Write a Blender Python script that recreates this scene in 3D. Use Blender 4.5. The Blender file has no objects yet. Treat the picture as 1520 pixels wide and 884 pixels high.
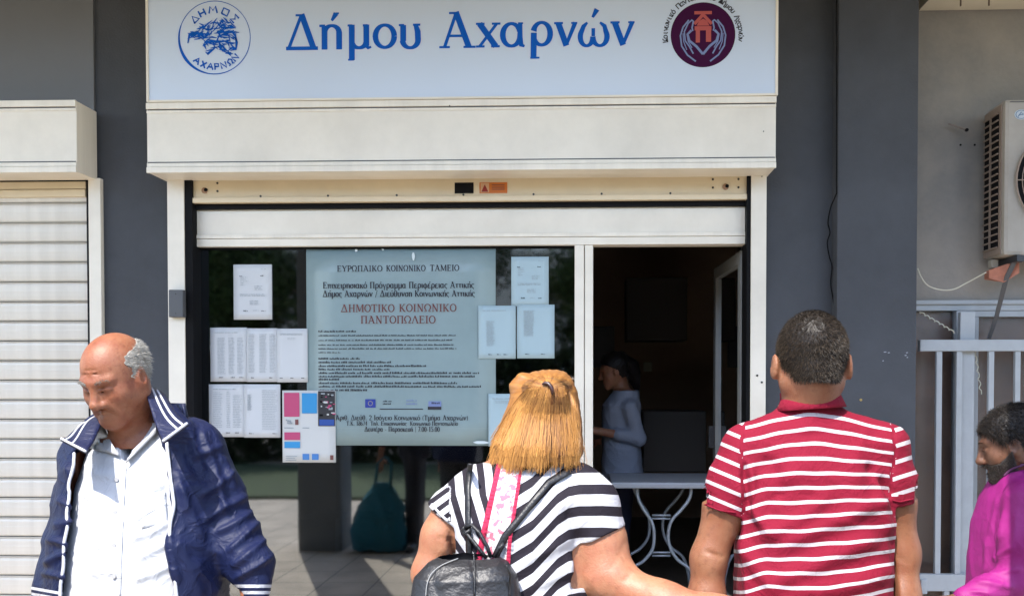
import bpy, bmesh, math, random
import numpy as np
from mathutils import Vector, Matrix, Euler, noise as mnoise
R=math.radians
random.seed(7); rng=np.random.default_rng(7)
sc=bpy.context.scene
COL=sc.collection
# ---------------------------------------------------------------- camera
F=1360.0; YAW=2.0; PITCH=1.2; H=1.55
CX=867-F*math.tan(R(YAW)); CY=565+F*math.tan(R(PITCH))
cam=bpy.data.cameras.new('camera'); co=bpy.data.objects.new('camera',cam); COL.objects.link(co)
cam.sensor_width=36; cam.lens=36*F/1520; cam.clip_end=1000; cam.clip_start=0.05
cam.shift_x=-(CX-760)/1520; cam.shift_y=(CY-442)/1520
co.location=(0,0,H); co.rotation_euler=(R(90-PITCH),0,R(YAW)); sc.camera=co
ROT=co.rotation_euler.to_matrix()
def P(px,py,Y):
    """point of the place that the photo shows at (px,py) if it stands Y metres in front"""
    d=ROT@Vector(((px-CX)/F,-(py-CY)/F,-1)); t=Y/d.y
    return Vector((d.x*t,Y,H+d.z*t))
# ---------------------------------------------------------------- sky, sun, exposure
SUN=Vector((-0.40,-1,1.55)).normalized()
w=bpy.data.worlds.new('World'); sc.world=w; w.use_nodes=True
nt=w.node_tree; bg=nt.nodes['Background']
sky=nt.nodes.new('ShaderNodeTexSky'); sky.sky_type='NISHITA'; sky.sun_disc=False
sky.sun_elevation=math.asin(SUN.z); sky.sun_rotation=math.atan2(SUN.x,SUN.y)
nt.links.new(sky.outputs[0],bg.inputs[0]); bg.inputs[1].default_value=0.15
ld=bpy.data.lights.new('sun','SUN'); ld.energy=2.0; ld.angle=R(0.5); ld.color=(1,0.95,0.87)
lo=bpy.data.objects.new('sun',ld); COL.objects.link(lo); lo.rotation_euler=SUN.to_track_quat('Z','Y').to_euler()
vs=sc.view_settings; vs.view_transform='Standard'; vs.look='None'; vs.exposure=2.25; vs.gamma=1; vs.use_curve_mapping=False
sc.cycles.max_bounces=8; sc.cycles.diffuse_bounces=4; sc.cycles.transparent_max_bounces=24
# ---------------------------------------------------------------- materials
MATS={}
def mat(name,col,rough=0.6,metal=0.0,spec=0.5,var=0.0,vscale=8,bump=0.0,bscale=60,coat=0,sss=0,sheen=0,streak=0,dirt=None):
    if name in MATS: return MATS[name]
    m=bpy.data.materials.new(name); m.use_nodes=True; n=m.node_tree.nodes; l=m.node_tree.links
    b=n['Principled BSDF']; b.inputs['Base Color'].default_value=(*col,1); b.inputs['Roughness'].default_value=rough
    b.inputs['Metallic'].default_value=metal; b.inputs['Specular IOR Level'].default_value=spec
    if coat: b.inputs['Coat Weight'].default_value=coat; b.inputs['Coat Roughness'].default_value=0.15
    if sss:
        b.inputs['Subsurface Weight'].default_value=sss; b.inputs['Subsurface Radius'].default_value=(1,0.35,0.2); b.inputs['Subsurface Scale'].default_value=0.006
    if sheen: b.inputs['Sheen Weight'].default_value=sheen
    tc=n.new('ShaderNodeTexCoord')
    if var or streak:
        mp=n.new('ShaderNodeMapping'); l.new(tc.outputs['Object'],mp.inputs[0])
        if streak: mp.inputs['Scale'].default_value=(6,6,0.5)
        t=n.new('ShaderNodeTexNoise'); t.inputs['Scale'].default_value=vscale; t.inputs['Detail'].default_value=7; t.inputs['Roughness'].default_value=0.65
        l.new(mp.outputs[0],t.inputs[0])
        mx=n.new('ShaderNodeMix'); mx.data_type='RGBA'
        v=max(var,streak)
        mx.inputs[6].default_value=(*[c*(1-v) for c in col],1); mx.inputs[7].default_value=(*[min(1,c*(1+v)) for c in col],1)
        if dirt: mx.inputs[6].default_value=(*dirt,1)
        cr=n.new('ShaderNodeMapRange'); cr.inputs[1].default_value=0.3; cr.inputs[2].default_value=0.7
        l.new(t.outputs[0],cr.inputs[0]); l.new(cr.outputs[0],mx.inputs[0]); l.new(mx.outputs[2],b.inputs['Base Color'])
        rr=n.new('ShaderNodeMapRange'); rr.inputs[3].default_value=max(0.02,rough-0.08); rr.inputs[4].default_value=min(1,rough+0.1)
        l.new(t.outputs[0],rr.inputs[0]); l.new(rr.outputs[0],b.inputs['Roughness'])
    if bump:
        t2=n.new('ShaderNodeTexNoise'); t2.inputs['Scale'].default_value=bscale; t2.inputs['Detail'].default_value=5
        l.new(tc.outputs['Object'],t2.inputs[0]); bp=n.new('ShaderNodeBump'); bp.inputs['Strength'].default_value=bump; bp.inputs['Distance'].default_value=0.01
        l.new(t2.outputs[0],bp.inputs['Height']); l.new(bp.outputs[0],b.inputs['Normal'])
    MATS[name]=m; return m
M_grey=mat('blue_grey_paint',(0.056,0.060,0.069),0.7,var=0.2,vscale=2.2,bump=0.25,bscale=90,spec=0.3)
M_panel=mat('grey_panel_paint',(0.13,0.135,0.145),0.45,var=0.06,vscale=2,bump=0.04,bscale=30)
M_alu=mat('white_lacquered_aluminium',(0.79,0.735,0.635),0.38,var=0.07,vscale=1.6,dirt=(0.66,0.61,0.52),bump=0.02,bscale=12)
M_door=mat('shaded_door_aluminium',(0.22,0.22,0.21),0.45,var=.06)  # white frame aluminium with the doorway shade put into its colour
M_alud=mat('aged_white_aluminium',(0.77,0.715,0.615),0.4,streak=0.10,vscale=1.5)
M_slat=mat('shutter_slat_metal',(0.65,0.61,0.54),0.36,metal=0.05,streak=0.10,vscale=2,bump=0.03,bscale=20)
M_cream=mat('cream_metal',(0.66,0.545,0.37),0.45,var=0.06,vscale=5)
M_sign=mat('sign_acrylic',(0.56,0.64,0.76),0.30,spec=0.5)
M_black=mat('black_rubber',(0.004,0.004,0.005),0.7,spec=0.15)
M_dark=mat('dark_metal',(0.035,0.036,0.04),0.4,metal=0.3)
M_screw=mat('screw_steel',(0.05,0.045,0.04),0.4,metal=0.6)
M_blue=mat('sign_blue_vinyl',(0.003,0.095,0.46),0.7,spec=0.15)
M_purple=mat('logo_purple_vinyl',(0.045,0.004,0.038),0.7,spec=0.12)
M_red=mat('logo_red_vinyl',(0.42,0.07,0.06),0.45)
M_lblue=mat('logo_pale_blue_vinyl',(0.17,0.22,0.42),0.45)
M_ink=mat('black_print',(0.02,0.02,0.03),0.6)
M_gink=mat('grey_print',(0.30,0.34,0.37),0.7)
M_rink=mat('red_brown_print',(0.16,0.055,0.05),0.6)
M_paper=mat('white_paper',(0.56,0.58,0.60),0.6,var=0.02,vscale=6,bump=0.08,bscale=9)
M_paperb=mat('paper_behind_glass_blue',(0.36,0.48,0.53),0.55,var=0.03,vscale=6,bump=0.08,bscale=9)
M_poster=mat('pale_teal_poster',(0.235,0.32,0.335),0.32,var=0.05,vscale=5,bump=0.15,bscale=7)
M_tape=mat('clear_tape',(0.5,0.56,0.58),0.25)
M_magp=mat('magenta_print',(0.47,0.06,0.16),0.5); M_cyp=mat('cyan_print',(0.03,0.26,0.55),0.5); M_flyer=mat('flyer_paper',(0.56,0.57,0.56),0.5)
M_orange=mat('orange_label',(0.55,0.15,0.02),0.5)
M_wall=mat('plaster_wall',(0.26,0.235,0.205),0.8,var=0.14,vscale=2.5,bump=0.25,bscale=40,dirt=(0.17,0.165,0.16))
M_ceil=mat('ceiling_paint',(0.62,0.56,0.44),0.8,var=0.05)
M_room=mat('room_wall_paint',(0.42,0.32,0.24),0.85,var=0.08,vscale=2)
M_roomf=mat('room_floor',(0.10,0.085,0.07),0.5)
M_gate=mat('pale_blue_grey_gate_paint',(0.33,0.35,0.37),0.42,var=0.08,vscale=9,bump=0.05,bscale=40)
M_acw=mat('air_conditioner_enamel',(0.34,0.31,0.27),0.45,var=0.07,vscale=3,dirt=(0.27,0.24,0.2))
M_acs=mat('air_conditioner_side',(0.25,0.19,0.15),0.5,var=0.08,vscale=6)
M_glassb=mat('badge_blue',(0.10,0.16,0.26),0.3)
M_tan=mat('tan_brick',(0.42,0.16,0.10),0.7,var=0.2,vscale=20)
M_wire=mat('pale_cable',(0.55,0.52,0.42),0.5)
M_brown=mat('brown_backing_paper',(0.30,0.165,0.11),0.7,var=0.25,vscale=4,bump=0.2,bscale=7)
M_concrete=mat('pillar_concrete_paint',(0.10,0.11,0.12),0.75,var=0.1,vscale=4,bump=0.2,bscale=40)
M_table=mat('table_plastic',(0.42,0.45,0.50),0.4); M_tleg=mat('table_leg_steel',(0.42,0.47,0.52),0.35,metal=0.3)
def glass(name,fac,tint,rough=0.0):
    m=bpy.data.materials.new(name); m.use_nodes=True; n=m.node_tree.nodes; l=m.node_tree.links
    n.remove(n['Principled BSDF']); out=n['Material Output']
    t=n.new('ShaderNodeBsdfTransparent'); t.inputs[0].default_value=(*tint,1)
    g=n.new('ShaderNodeBsdfGlossy'); g.inputs['Roughness'].default_value=rough; g.inputs[0].default_value=(0.9,0.95,1,1)
    tc=n.new('ShaderNodeTexCoord'); no=n.new('ShaderNodeTexNoise'); no.inputs['Scale'].default_value=1.3
    l.new(tc.outputs['Object'],no.inputs[0]); bp=n.new('ShaderNodeBump'); bp.inputs['Strength'].default_value=0.12; bp.inputs['Distance'].default_value=0.01
    l.new(no.outputs[0],bp.inputs['Height']); l.new(bp.outputs[0],g.inputs['Normal'])
    fr=n.new('ShaderNodeFresnel'); fr.inputs[0].default_value=1.5
    ad=n.new('ShaderNodeMath'); ad.operation='ADD'; ad.inputs[1].default_value=fac; l.new(fr.outputs[0],ad.inputs[0])
    mx=n.new('ShaderNodeMixShader'); l.new(ad.outputs[0],mx.inputs[0]); l.new(t.outputs[0],mx.inputs[1]); l.new(g.outputs[0],mx.inputs[2])
    l.new(mx.outputs[0],out.inputs[0]); return m
M_glass=glass('shop_window_glass',0.21,(0.30,0.32,0.33),.035); M_glass2=glass('door_glass',0.03,(0.5,0.52,0.52)); M_glass3=glass('side_window_glass',0.0,(0.85,0.85,0.84),.4)
# ---------------------------------------------------------------- object helpers
def empty(name,loc,label=None,cat=None,group=None,kind=None):
    o=bpy.data.objects.new(name,None); COL.objects.link(o); o.location=loc; o.empty_display_size=0.1
    tag(o,label,cat,group,kind); return o
def tag(o,label=None,cat=None,group=None,kind=None):
    if label: o['label']=label
    if cat: o['category']=cat
    if group: o['group']=group
    if kind: o['kind']=kind
    return o
def link(name,me,m,parent=None,smooth=False):
    if isinstance(m,(list,tuple)):
        for x in m: me.materials.append(x)
    elif m: me.materials.append(m)
    o=bpy.data.objects.new(name,me); COL.objects.link(o)
    if smooth: me.shade_smooth()
    if parent is not None:
        o.parent=parent
        base=Vector(parent.location); q=parent
        while q.parent is not None:
            q=q.parent; base=base+q.location
        o.location=-base if False else Vector((0,0,0))
        me.transform(Matrix.Translation(-base))
    return o
def mesh(name,v,f):
    me=bpy.data.meshes.new(name); me.from_pydata([tuple(map(float,p)) for p in v],[],[tuple(map(int,q)) for q in f]); me.update(); return me
class MB:
    def __init__(s): s.v=[]; s.f=[]
    def add(s,v,f):
        n=len(s.v); s.v+= [tuple(p) for p in v]; s.f+=[tuple(i+n for i in q) for q in f]; return s
    def box(s,x0,x1,y0,y1,z0,z1,bev=0.0):
        if x0>x1: x0,x1=x1,x0
        if y0>y1: y0,y1=y1,y0
        if z0>z1: z0,z1=z1,z0
        if bev<=0:
            v=[(x,y,z) for x in(x0,x1) for y in(y0,y1) for z in(z0,z1)]
            return s.add(v,[(0,1,3,2),(4,6,7,5),(0,4,5,1),(2,3,7,6),(0,2,6,4),(1,5,7,3)])
        bm=bmesh.new(); bmesh.ops.create_cube(bm,size=1)
        bmesh.ops.scale(bm,vec=(x1-x0,y1-y0,z1-z0),verts=bm.verts); bmesh.ops.translate(bm,vec=((x0+x1)/2,(y0+y1)/2,(z0+z1)/2),verts=bm.verts)
        bmesh.ops.bevel(bm,geom=bm.edges[:],offset=min(bev,(x1-x0)*.45,(y1-y0)*.45,(z1-z0)*.45),segments=2,affect='EDGES',profile=0.6)
        bm.verts.index_update(); s.add([v.co[:] for v in bm.verts],[[v.index for v in f.verts] for f in bm.faces]); bm.free(); return s
    def tube(s,pts,r,n=8,cap=True):
        pts=[Vector(p) for p in pts]; rs=r if isinstance(r,(list,tuple)) else [r]*len(pts)
        base=len(s.v); up=None
        for i,p in enumerate(pts):
            d=(pts[min(i+1,len(pts)-1)]-pts[max(i-1,0)]).normalized()
            if up is None:
                a=Vector((0,0,1)) if abs(d.z)<0.9 else Vector((1,0,0)); up=d.cross(a).normalized()
            up=(up-d*up.dot(d)).normalized(); b=d.cross(up)
            for k in range(n):
                t=2*math.pi*k/n; s.v.append(tuple(p+(up*math.cos(t)+b*math.sin(t))*rs[i]))
        for i in range(len(pts)-1):
            for k in range(n):
                a=base+i*n+k; b2=base+i*n+(k+1)%n; s.f.append((a,b2,b2+n,a+n))
        if cap:
            s.f.append(tuple(base+k for k in range(n))[::-1]); s.f.append(tuple(base+(len(pts)-1)*n+k for k in range(n)))
        return s
    def disc(s,c,r,n=32,y=0,thick=0.002,rz=None):
        rz=rz or r; base=len(s.v)
        for k in range(n):
            t=2*math.pi*k/n; s.v.append((c[0]+r*math.cos(t),y,c[2]+rz*math.sin(t)))
        for k in range(n):
            t=2*math.pi*k/n; s.v.append((c[0]+r*math.cos(t),y+thick,c[2]+rz*math.sin(t)))
        s.f.append(tuple(range(base,base+n))); 
        for k in range(n): s.f.append((base+k,base+n+k,base+n+(k+1)%n,base+(k+1)%n))
        return s
    def build(s,name,m,parent=None,smooth=False): return link(name,mesh(name,s.v,s.f),m,parent,smooth)
def box(name,m,parent,x0,x1,y0,y1,z0,z1,bev=0.003): return MB().box(x0,x1,y0,y1,z0,z1,bev).build(name,m,parent)
# ================================================================ THE STREET FRONT
GY=5.08      # window plane
FL=0.14      # floor inside
def X(px,Y,py=300): return P(px,py,Y).x
def Z(py,Y,px=700): return P(px,py,Y).z
# ground
me=mesh('pavement',[(-60,-60,0),(60,-60,0),(60,30,0),(-60,30,0)],[(0,1,2,3)])
m=bpy.data.materials.new('paving_slabs'); m.use_nodes=True; n=m.node_tree.nodes; l=m.node_tree.links; b=n['Principled BSDF']; b.inputs['Roughness'].default_value=0.8
tc=n.new('ShaderNodeTexCoord'); br=n.new('ShaderNodeTexBrick'); br.offset=0; br.inputs['Scale'].default_value=1; br.inputs['Brick Width'].default_value=0.4; br.inputs['Row Height'].default_value=0.4; br.inputs['Mortar Size'].default_value=0.006
br.inputs['Color1'].default_value=(0.40,0.34,0.265,1); br.inputs['Color2'].default_value=(0.35,0.295,0.23,1); br.inputs['Mortar'].default_value=(0.13,0.12,0.10,1)
no=n.new('ShaderNodeTexNoise'); no.inputs['Scale'].default_value=3; no.inputs['Detail'].default_value=8
mx=n.new('ShaderNodeMix'); mx.data_type='RGBA'; mx.blend_type='MULTIPLY'; mx.inputs[0].default_value=0.7
mr=n.new('ShaderNodeMapRange'); mr.inputs[1].default_value=.3; mr.inputs[2].default_value=.7; mr.inputs[3].default_value=0.6; mr.inputs[4].default_value=1.15
l.new(tc.outputs['Object'],br.inputs[0]); l.new(tc.outputs['Object'],no.inputs[0]); l.new(no.outputs[0],mr.inputs[0]); l.new(br.outputs[0],mx.inputs[6]); l.new(mr.outputs[0],mx.inputs[7]); l.new(mx.outputs[2],b.inputs[0])
bp=n.new('ShaderNodeBump'); bp.inputs['Strength'].default_value=.5; bp.inputs['Distance'].default_value=.01; l.new(br.outputs[1],bp.inputs['Height']); bp.invert=True; l.new(bp.outputs[0],b.inputs['Normal'])
tag(link('pavement',me,m),kind='structure')
box('road',mat('asphalt',(0.05,0.05,0.052),0.85,var=0.15,vscale=6),None,-60,60,-13,-7.5,-0.2,0.004,0)['kind']='structure'
lawn=tag(box('grass_strip',mat('lawn_green',(0.035,0.055,0.016),0.9,var=0.35,vscale=5,bump=1,bscale=60),None,-14,7,-6.2,-1.6,-0.1,0.05,0.01),kind='stuff')
tag(lawn,'low green lawn strip beyond the paved walk','grass')
tag(box('kerb',mat('kerb_stone',(0.3,0.29,0.27),0.8,var=.1),None,-60,60,-7.5,-7.3,-0.1,0.12,0.01),kind='structure')

# ---- building
bd=empty('shop_building',(0,5.3,0),'grey blue painted shop front building with unseen overhang shaped to let sky light in','building')
xl0,xl1=X(141,5.0),X(250,5.0)
xr0,xr1=X(1136,5.0),X(1243,5.0)
box('wall_pier',M_grey,bd,xl0-0.05,X(262,5.0),5.0,5.5,0,3.9,0.004)
box('wall_pier',M_grey,bd,X(1122,5.0),X(1238,5.0),5.0,5.5,0,3.9,0.004)
box('wall_pier',M_grey,bd,X(1243,4.9),X(1362,4.9),4.9,5.7,0,3.9,0.006)
box('wall_panel',M_panel,bd,-6.0,X(141,4.985),4.985,5.05,Z(160,5),3.9,0.002)
box('lintel',M_grey,bd,X(262,5.02),X(1122,5.02),5.02,5.4,Z(262,5.02),3.9,0)
box('lintel',M_grey,bd,-6.0,xl0-0.05,5.055,5.4,Z(262,5.02),3.9,0)
box('wall_pier',M_grey,bd,-7.0,-6.0,5.0,5.5,0,3.9,0)
box('rear_wall',M_room,bd,-6.0,xl0-0.05,5.55,5.6,0,3.9,0)
# recessed wall on the right
RY=5.15
zt=Z(446,RY,1450)
box('plaster_wall',M_wall,bd,X(1362,4.9)-.12,6.5,RY,RY+0.2,zt,3.9,0)
box('ceiling_beam',M_ceil,bd,X(1366,5.1),6.5,4.93,RY-0.002,Z(10,5.1,1450),3.9,0.003)
for px in (1426,1468): 
    box('beam_joint',mat('joint_shadow',(0.10,0.07,0.05),.8),bd,X(px,4.93,5)-.003,X(px,4.93,5)+.003,4.926,4.935,Z(9,4.93,1450),3.9,0)
box('ceiling_slab',M_ceil,bd,-7,7,2.5,5.7,3.9,4.1,0)  # inferred overhang; front edge set back so more sky light reaches the shop
box('upper_floor',mat('upper_floor_render',(0.5,0.47,0.42),0.8,var=.06),bd,-7,7,4.9,9,4.1,6.8,0)
box('upper_floor',mat('upper_floor_render',(0.5,0.47,0.42),0.8,var=.06),bd,-7,7,1.5,9,6.8,10,0)  # unseen block raised this high to let sky light in under it
for xx in (-6.1,-2.6,0.93,4.4):
    box('street_pillar',M_concrete,bd,xx,xx+0.4,1.55,1.95,0,6.8,0.012)
# room inside
box('room_floor',M_roomf,bd,-2.6,2.0,5.12,9.6,0.0,FL,0)
box('door_step',mat('marble_step',(0.4,0.39,0.36),.5,var=.08),bd,X(286,5.0),X(1108,5.0),4.93,5.115,0,FL-0.004,0.006)
box('room_back_wall',M_room,bd,-2.6,2.0,9.5,9.6,FL,3.4,0)
box('room_side_wall',M_room,bd,-2.7,-2.6,5.5,9.6,0,3.4,0)
box('room_side_wall',M_room,bd,1.55,1.65,5.5,9.6,0,3.4,0)
box('room_ceiling',M_room,bd,-2.7,2.0,5.4,9.6,3.0,3.1,0)
box('side_room_back',M_brown,bd,1.7,6.5,6.6,6.7,0,3.4,0)
box('side_room_end',M_brown,bd,6.5,6.6,5.2,6.7,0,3.4,0)

# ---- roller shutters
def screw(parent,x,y,z,r=0.005,m=M_screw): return MB().disc((x,0,z),r,10,y,0.004).build('screw',m,parent)
def shutter_box(parent,x0,x1,yf,yb,py_top,py_bot,pxm):
    """lacquered housing: top rail, face panel, bottom rail, end cap"""
    zt=Z(py_top,yf,pxm); zb=Z(py_bot,yf,pxm); k=(zt-zb)/100
    bx=box('shutter_housing',M_alu,parent,x0,x1,yf+0.006,yb,zb+0.004,zt-0.004,0.002)
    box('housing_rail',M_alud,bx,x0-0.001,x1+0.001,yf-0.004,yf+0.010,zt-9*k,zt,0.002)
    box('housing_groove',M_dark,bx,x0+.004,x1-.004,yf+0.0045,yf+0.007,zt-10.5*k,zt-9.2*k,0)
    box('housing_trim',M_alud,bx,x0,x1,yf+0.001,yf+0.012,zt-14.5*k,zt-10.8*k,0.001)
    box('housing_groove',M_dark,bx,x0+.004,x1-.004,yf+0.0045,yf+0.0071,zb+14.5*k,zb+15.8*k,0)
    box('housing_trim',M_alud,bx,x0,x1,yf+0.001,yf+0.012,zb+8.5*k,zb+14*k,0.001)
    box('housing_rail',M_alud,bx,x0-0.001,x1+0.001,yf-0.004,yf+0.012,zb,zb+8*k,0.002)
    return bx
SY=4.775
s1=empty('roller_shutter',(-0.2,4.9,0),'open white roller shutter with long housing box under the blue lettered sign','shutter')
bx=shutter_box(s1,X(217.5,SY,200),X(1152,SY,200),SY,5.0,148,253,680)
screw(bx,X(668,SY),SY-.006,Z(157,SY),.003); screw(bx,X(1133,SY),SY,Z(199,SY),.003)
zb=Z(262,5.0)
gl=box('guide_rail',M_alu,s1,X(248,4.965),X(273,4.965),4.965,4.999,0,zb+.01,0.003)
gr=box('guide_rail',M_alu,s1,X(1115,4.965),X(1138,4.965),4.965,4.999,0,zb+.01,0.003)
box('guide_slot',M_black,gl,X(273,4.97),X(285,4.97),4.972,5.12,0,zb,0)
box('guide_slot',M_black,gr,X(1109,4.97),X(1115,4.97),4.972,5.12,0,zb,0)
for px,py in ((1136-5,265),):
    screw(gr,X(px,4.96),4.962,Z(py,4.96),.003)
for a,b_ in ((1124,557),(1131,567)): MB().disc((X(a,4.96,565),0,Z(b_,4.96)),.006,8,4.961,.004).build('lock_hole',M_screw,gr)
# bottom bar of the raised shutter
BY=4.99
zt,zm,zl=Z(263,BY),Z(291,BY),Z(299,BY)
bb=box('bottom_bar',M_cream,s1,X(277,BY),X(1110,BY),BY,BY+.03,zm,zt+.01,0.002)
box('bar_lip',M_cream,bb,X(277,BY),X(1110,BY),BY-.014,BY+.03,zl,zm-.001,0.003)
box('shutter_gap',M_black,s1,X(277,BY),X(1110,BY),BY+.02,BY+.11,Z(307,5),zl+.001,0)
for px in [387,487,589,688,792,893,995]: screw(bb,X(px,BY),BY-.003,Z(289,BY),.006)
for cx in (304,1077):
    for dx,dy in ((-19,-8),(-19,4),(19,-8),(19,4)): screw(bb,X(cx+dx,BY),BY-.003,Z(277+dy,BY),.006)
    k=MB().disc((X(cx,BY),0,Z(280,BY)),.017,16,BY-.004,.005).build('lock_rose',mat('brass',(0.35,0.2,0.12),.4,metal=.6),bb)
    MB().disc((X(cx+2,BY),0,Z(279,BY)),.010,12,BY-.006,.005).build('keyhole',M_black,k)
box('black_sticker',M_black,bb,X(675,BY),X(703,BY),BY-.002,BY+.001,Z(287,BY),Z(271,BY),0)
lb=box('warning_label',M_orange,bb,X(712,BY),X(753,BY),BY-.002,BY+.001,Z(287,BY),Z(271,BY),0)
box('label_field',mat('label_cream',(0.6,0.35,0.2),.6),lb,X(713.5,BY),X(726,BY),BY-.003,BY,Z(286,BY),Z(272,BY),0)
MB().add([(X(714.5,BY),BY-.004,Z(285,BY)),(X(725,BY),BY-.004,Z(285,BY)),(X(719.8,BY),BY-.004,Z(274,BY))],[(0,1,2)]).build('warning_triangle',mat('dark_red_print',(0.25,0.02,0.01),.6),lb)
for py in (274.5,278,281): box('label_line',M_rink,lb,X(730,BY),X(749,BY),BY-.0035,BY,Z(py+1,BY),Z(py,BY),0)
# left shutter, closed
s2=empty('roller_shutter',(-2.8,4.95,0),'closed white slatted roller shutter at the far left behind the man in the navy jacket','shutter')
bx=shutter_box(s2,-5.2,X(112.5,SY,200),SY,4.982,149,256,60)
for py in (160,235): screw(bx,X(120,4.82),4.85,Z(py,4.85,120),.003)
def cap():
    x=X(112.5,SY,200)+.001; zt_,zb_=Z(149,SY,60)-.004,Z(256,SY,60)+.004
    return box('end_cap',M_alud,bx,x,x+.0015,SY+.006,4.98,zb_,zt_,0)
cap()
zb=Z(268,5.0,100)
box('guide_rail',M_alu,s2,X(131,4.965),X(149,4.965),4.965,4.999,0,zb+.005,0.003)
box('guide_slot',M_black,s2,X(128,4.98),X(131,4.98),4.985,5.06,0,zb,0)
# lath profile: shallow curved face with a bright bead and a dark hinge gap
pitch=(Z(300,5.0,60)-Z(505,5.0,60))/7.0
def slat_mesh(w):
    prof=[(0.012,-0.002),(0.000,0.002),(-0.006,0.010),(-0.0085,0.26*pitch),(-0.010,0.5*pitch),(-0.0095,0.52*pitch),(-0.0095,0.75*pitch),(-0.006,0.87*pitch),(-0.001,0.90*pitch),(-0.008,0.915*pitch),(-0.0095,0.93*pitch),(-0.006,0.95*pitch),(0.012,0.96*pitch)]
    v=[];f=[]
    for x in (0,w):
        for y,z in prof: v.append((x,y,z))
    n=len(prof)
    for i in range(n-1): f.append((i,i+n,i+n+1,i+1))
    return mesh('slat',v,f)
xr=X(128.5,5.0,300); sm=slat_mesh(2.6); sm.materials.append(M_slat)
zz=Z(300,5.0,60)+pitch
while zz>-0.05+pitch:
    o=bpy.data.objects.new('slat',sm); COL.objects.link(o); o.parent=s2
    o.location=Vector((xr-2.6,5.012+random.uniform(-.001,.001),zz-pitch))-s2.location; o.rotation_euler.x=random.uniform(-.012,.012)
    zz-=pitch
for k in range(2):
    py=270+12*k
    box('top_lath',M_cream,s2,xr-2.6,xr,4.992-.004*k,5.05,Z(py+11,5,60),Z(py,5,60),0.003)
box('slat_backing',M_black,s2,xr-2.6,xr+.02,5.035,5.05,0.0,Z(262,5,60),0)

# ---- sign
YS=4.768
sg=empty('shop_sign',(-0.2,YS,2.9),'wide pale blue sign board with blue Greek lettering and two round emblems','sign')
sx0,sx1=X(217,YS,60),X(1155,YS,60); sz0,sz1=Z(146.5,YS),3.86
box('sign_panel',M_sign,sg,sx0+.012,sx1-.012,YS,4.99,sz0+.006,sz1,0)
box('sign_edge',M_alu,sg,sx0,sx0+.013,YS-.006,4.995,sz0,sz1,.002)
box('sign_edge',M_alu,sg,sx1-.014,sx1,YS-.006,4.995,sz0,sz1,.002)
box('sign_edge',M_alu,sg,sx0+.0135,sx1-.0145,YS-.006,4.99,sz0-.001,sz0+.010,.002)
# glyphs: every stroke is a ribbon, coordinates in cap heights
class Ink:
    def __init__(s,org,ux,uz,y,m): s.o=org; s.ux=ux; s.uz=uz; s.y=y; s.k=0; s.mb=MB()
    def w(s,p,dy=0): return (s.o[0]+p[0]*s.ux,s.y-dy,s.o[2]+p[1]*s.uz)
    def poly(s,pts):
        s.k+=1; dy=(s.k%24)*0.00004; b=len(s.mb.v)
        s.mb.v+=[s.w(p,dy) for p in pts]; s.mb.f.append(tuple(range(b,b+len(pts)))[::-1])
    def rib(s,pts,ws):
        if not isinstance(ws,(list,tuple)): ws=[ws]*len(pts)
        s.k+=1; dy=(s.k%24)*0.00004; b=len(s.mb.v); n=len(pts); asp=s.ux/s.uz
        for i in range(n):
            a=pts[max(i-1,0)]; c=pts[min(i+1,n-1)]; d=Vector(((c[0]-a[0])*asp,c[1]-a[1])).normalized()
            nx,nz=-d.y/asp,d.x
            s.mb.v.append(s.w((pts[i][0]+nx*ws[i]/2,pts[i][1]+nz*ws[i]/2),dy)); s.mb.v.append(s.w((pts[i][0]-nx*ws[i]/2,pts[i][1]-nz*ws[i]/2),dy))
        for i in range(n-1): s.mb.f.append((b+2*i,b+2*i+1,b+2*i+3,b+2*i+2))
def arc(cx,cz,rx,rz,a0,a1,n=18,thick=.16,thin=.085):
    pts=[];ws=[]
    for i in range(n+1):
        t=R(a0+(a1-a0)*i/n); pts.append((cx+rx*math.cos(t),cz+rz*math.sin(t))); ws.append(thin+(thick-thin)*abs(math.cos(t))**1.3)
    return pts,ws
T,t_=.165,.09
def serif(x,z,w=.3,up=False): return [[(x-w/2,z+(.03 if not up else -.03)),(x+w/2,z+(.03 if not up else -.03))],.06]
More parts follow.
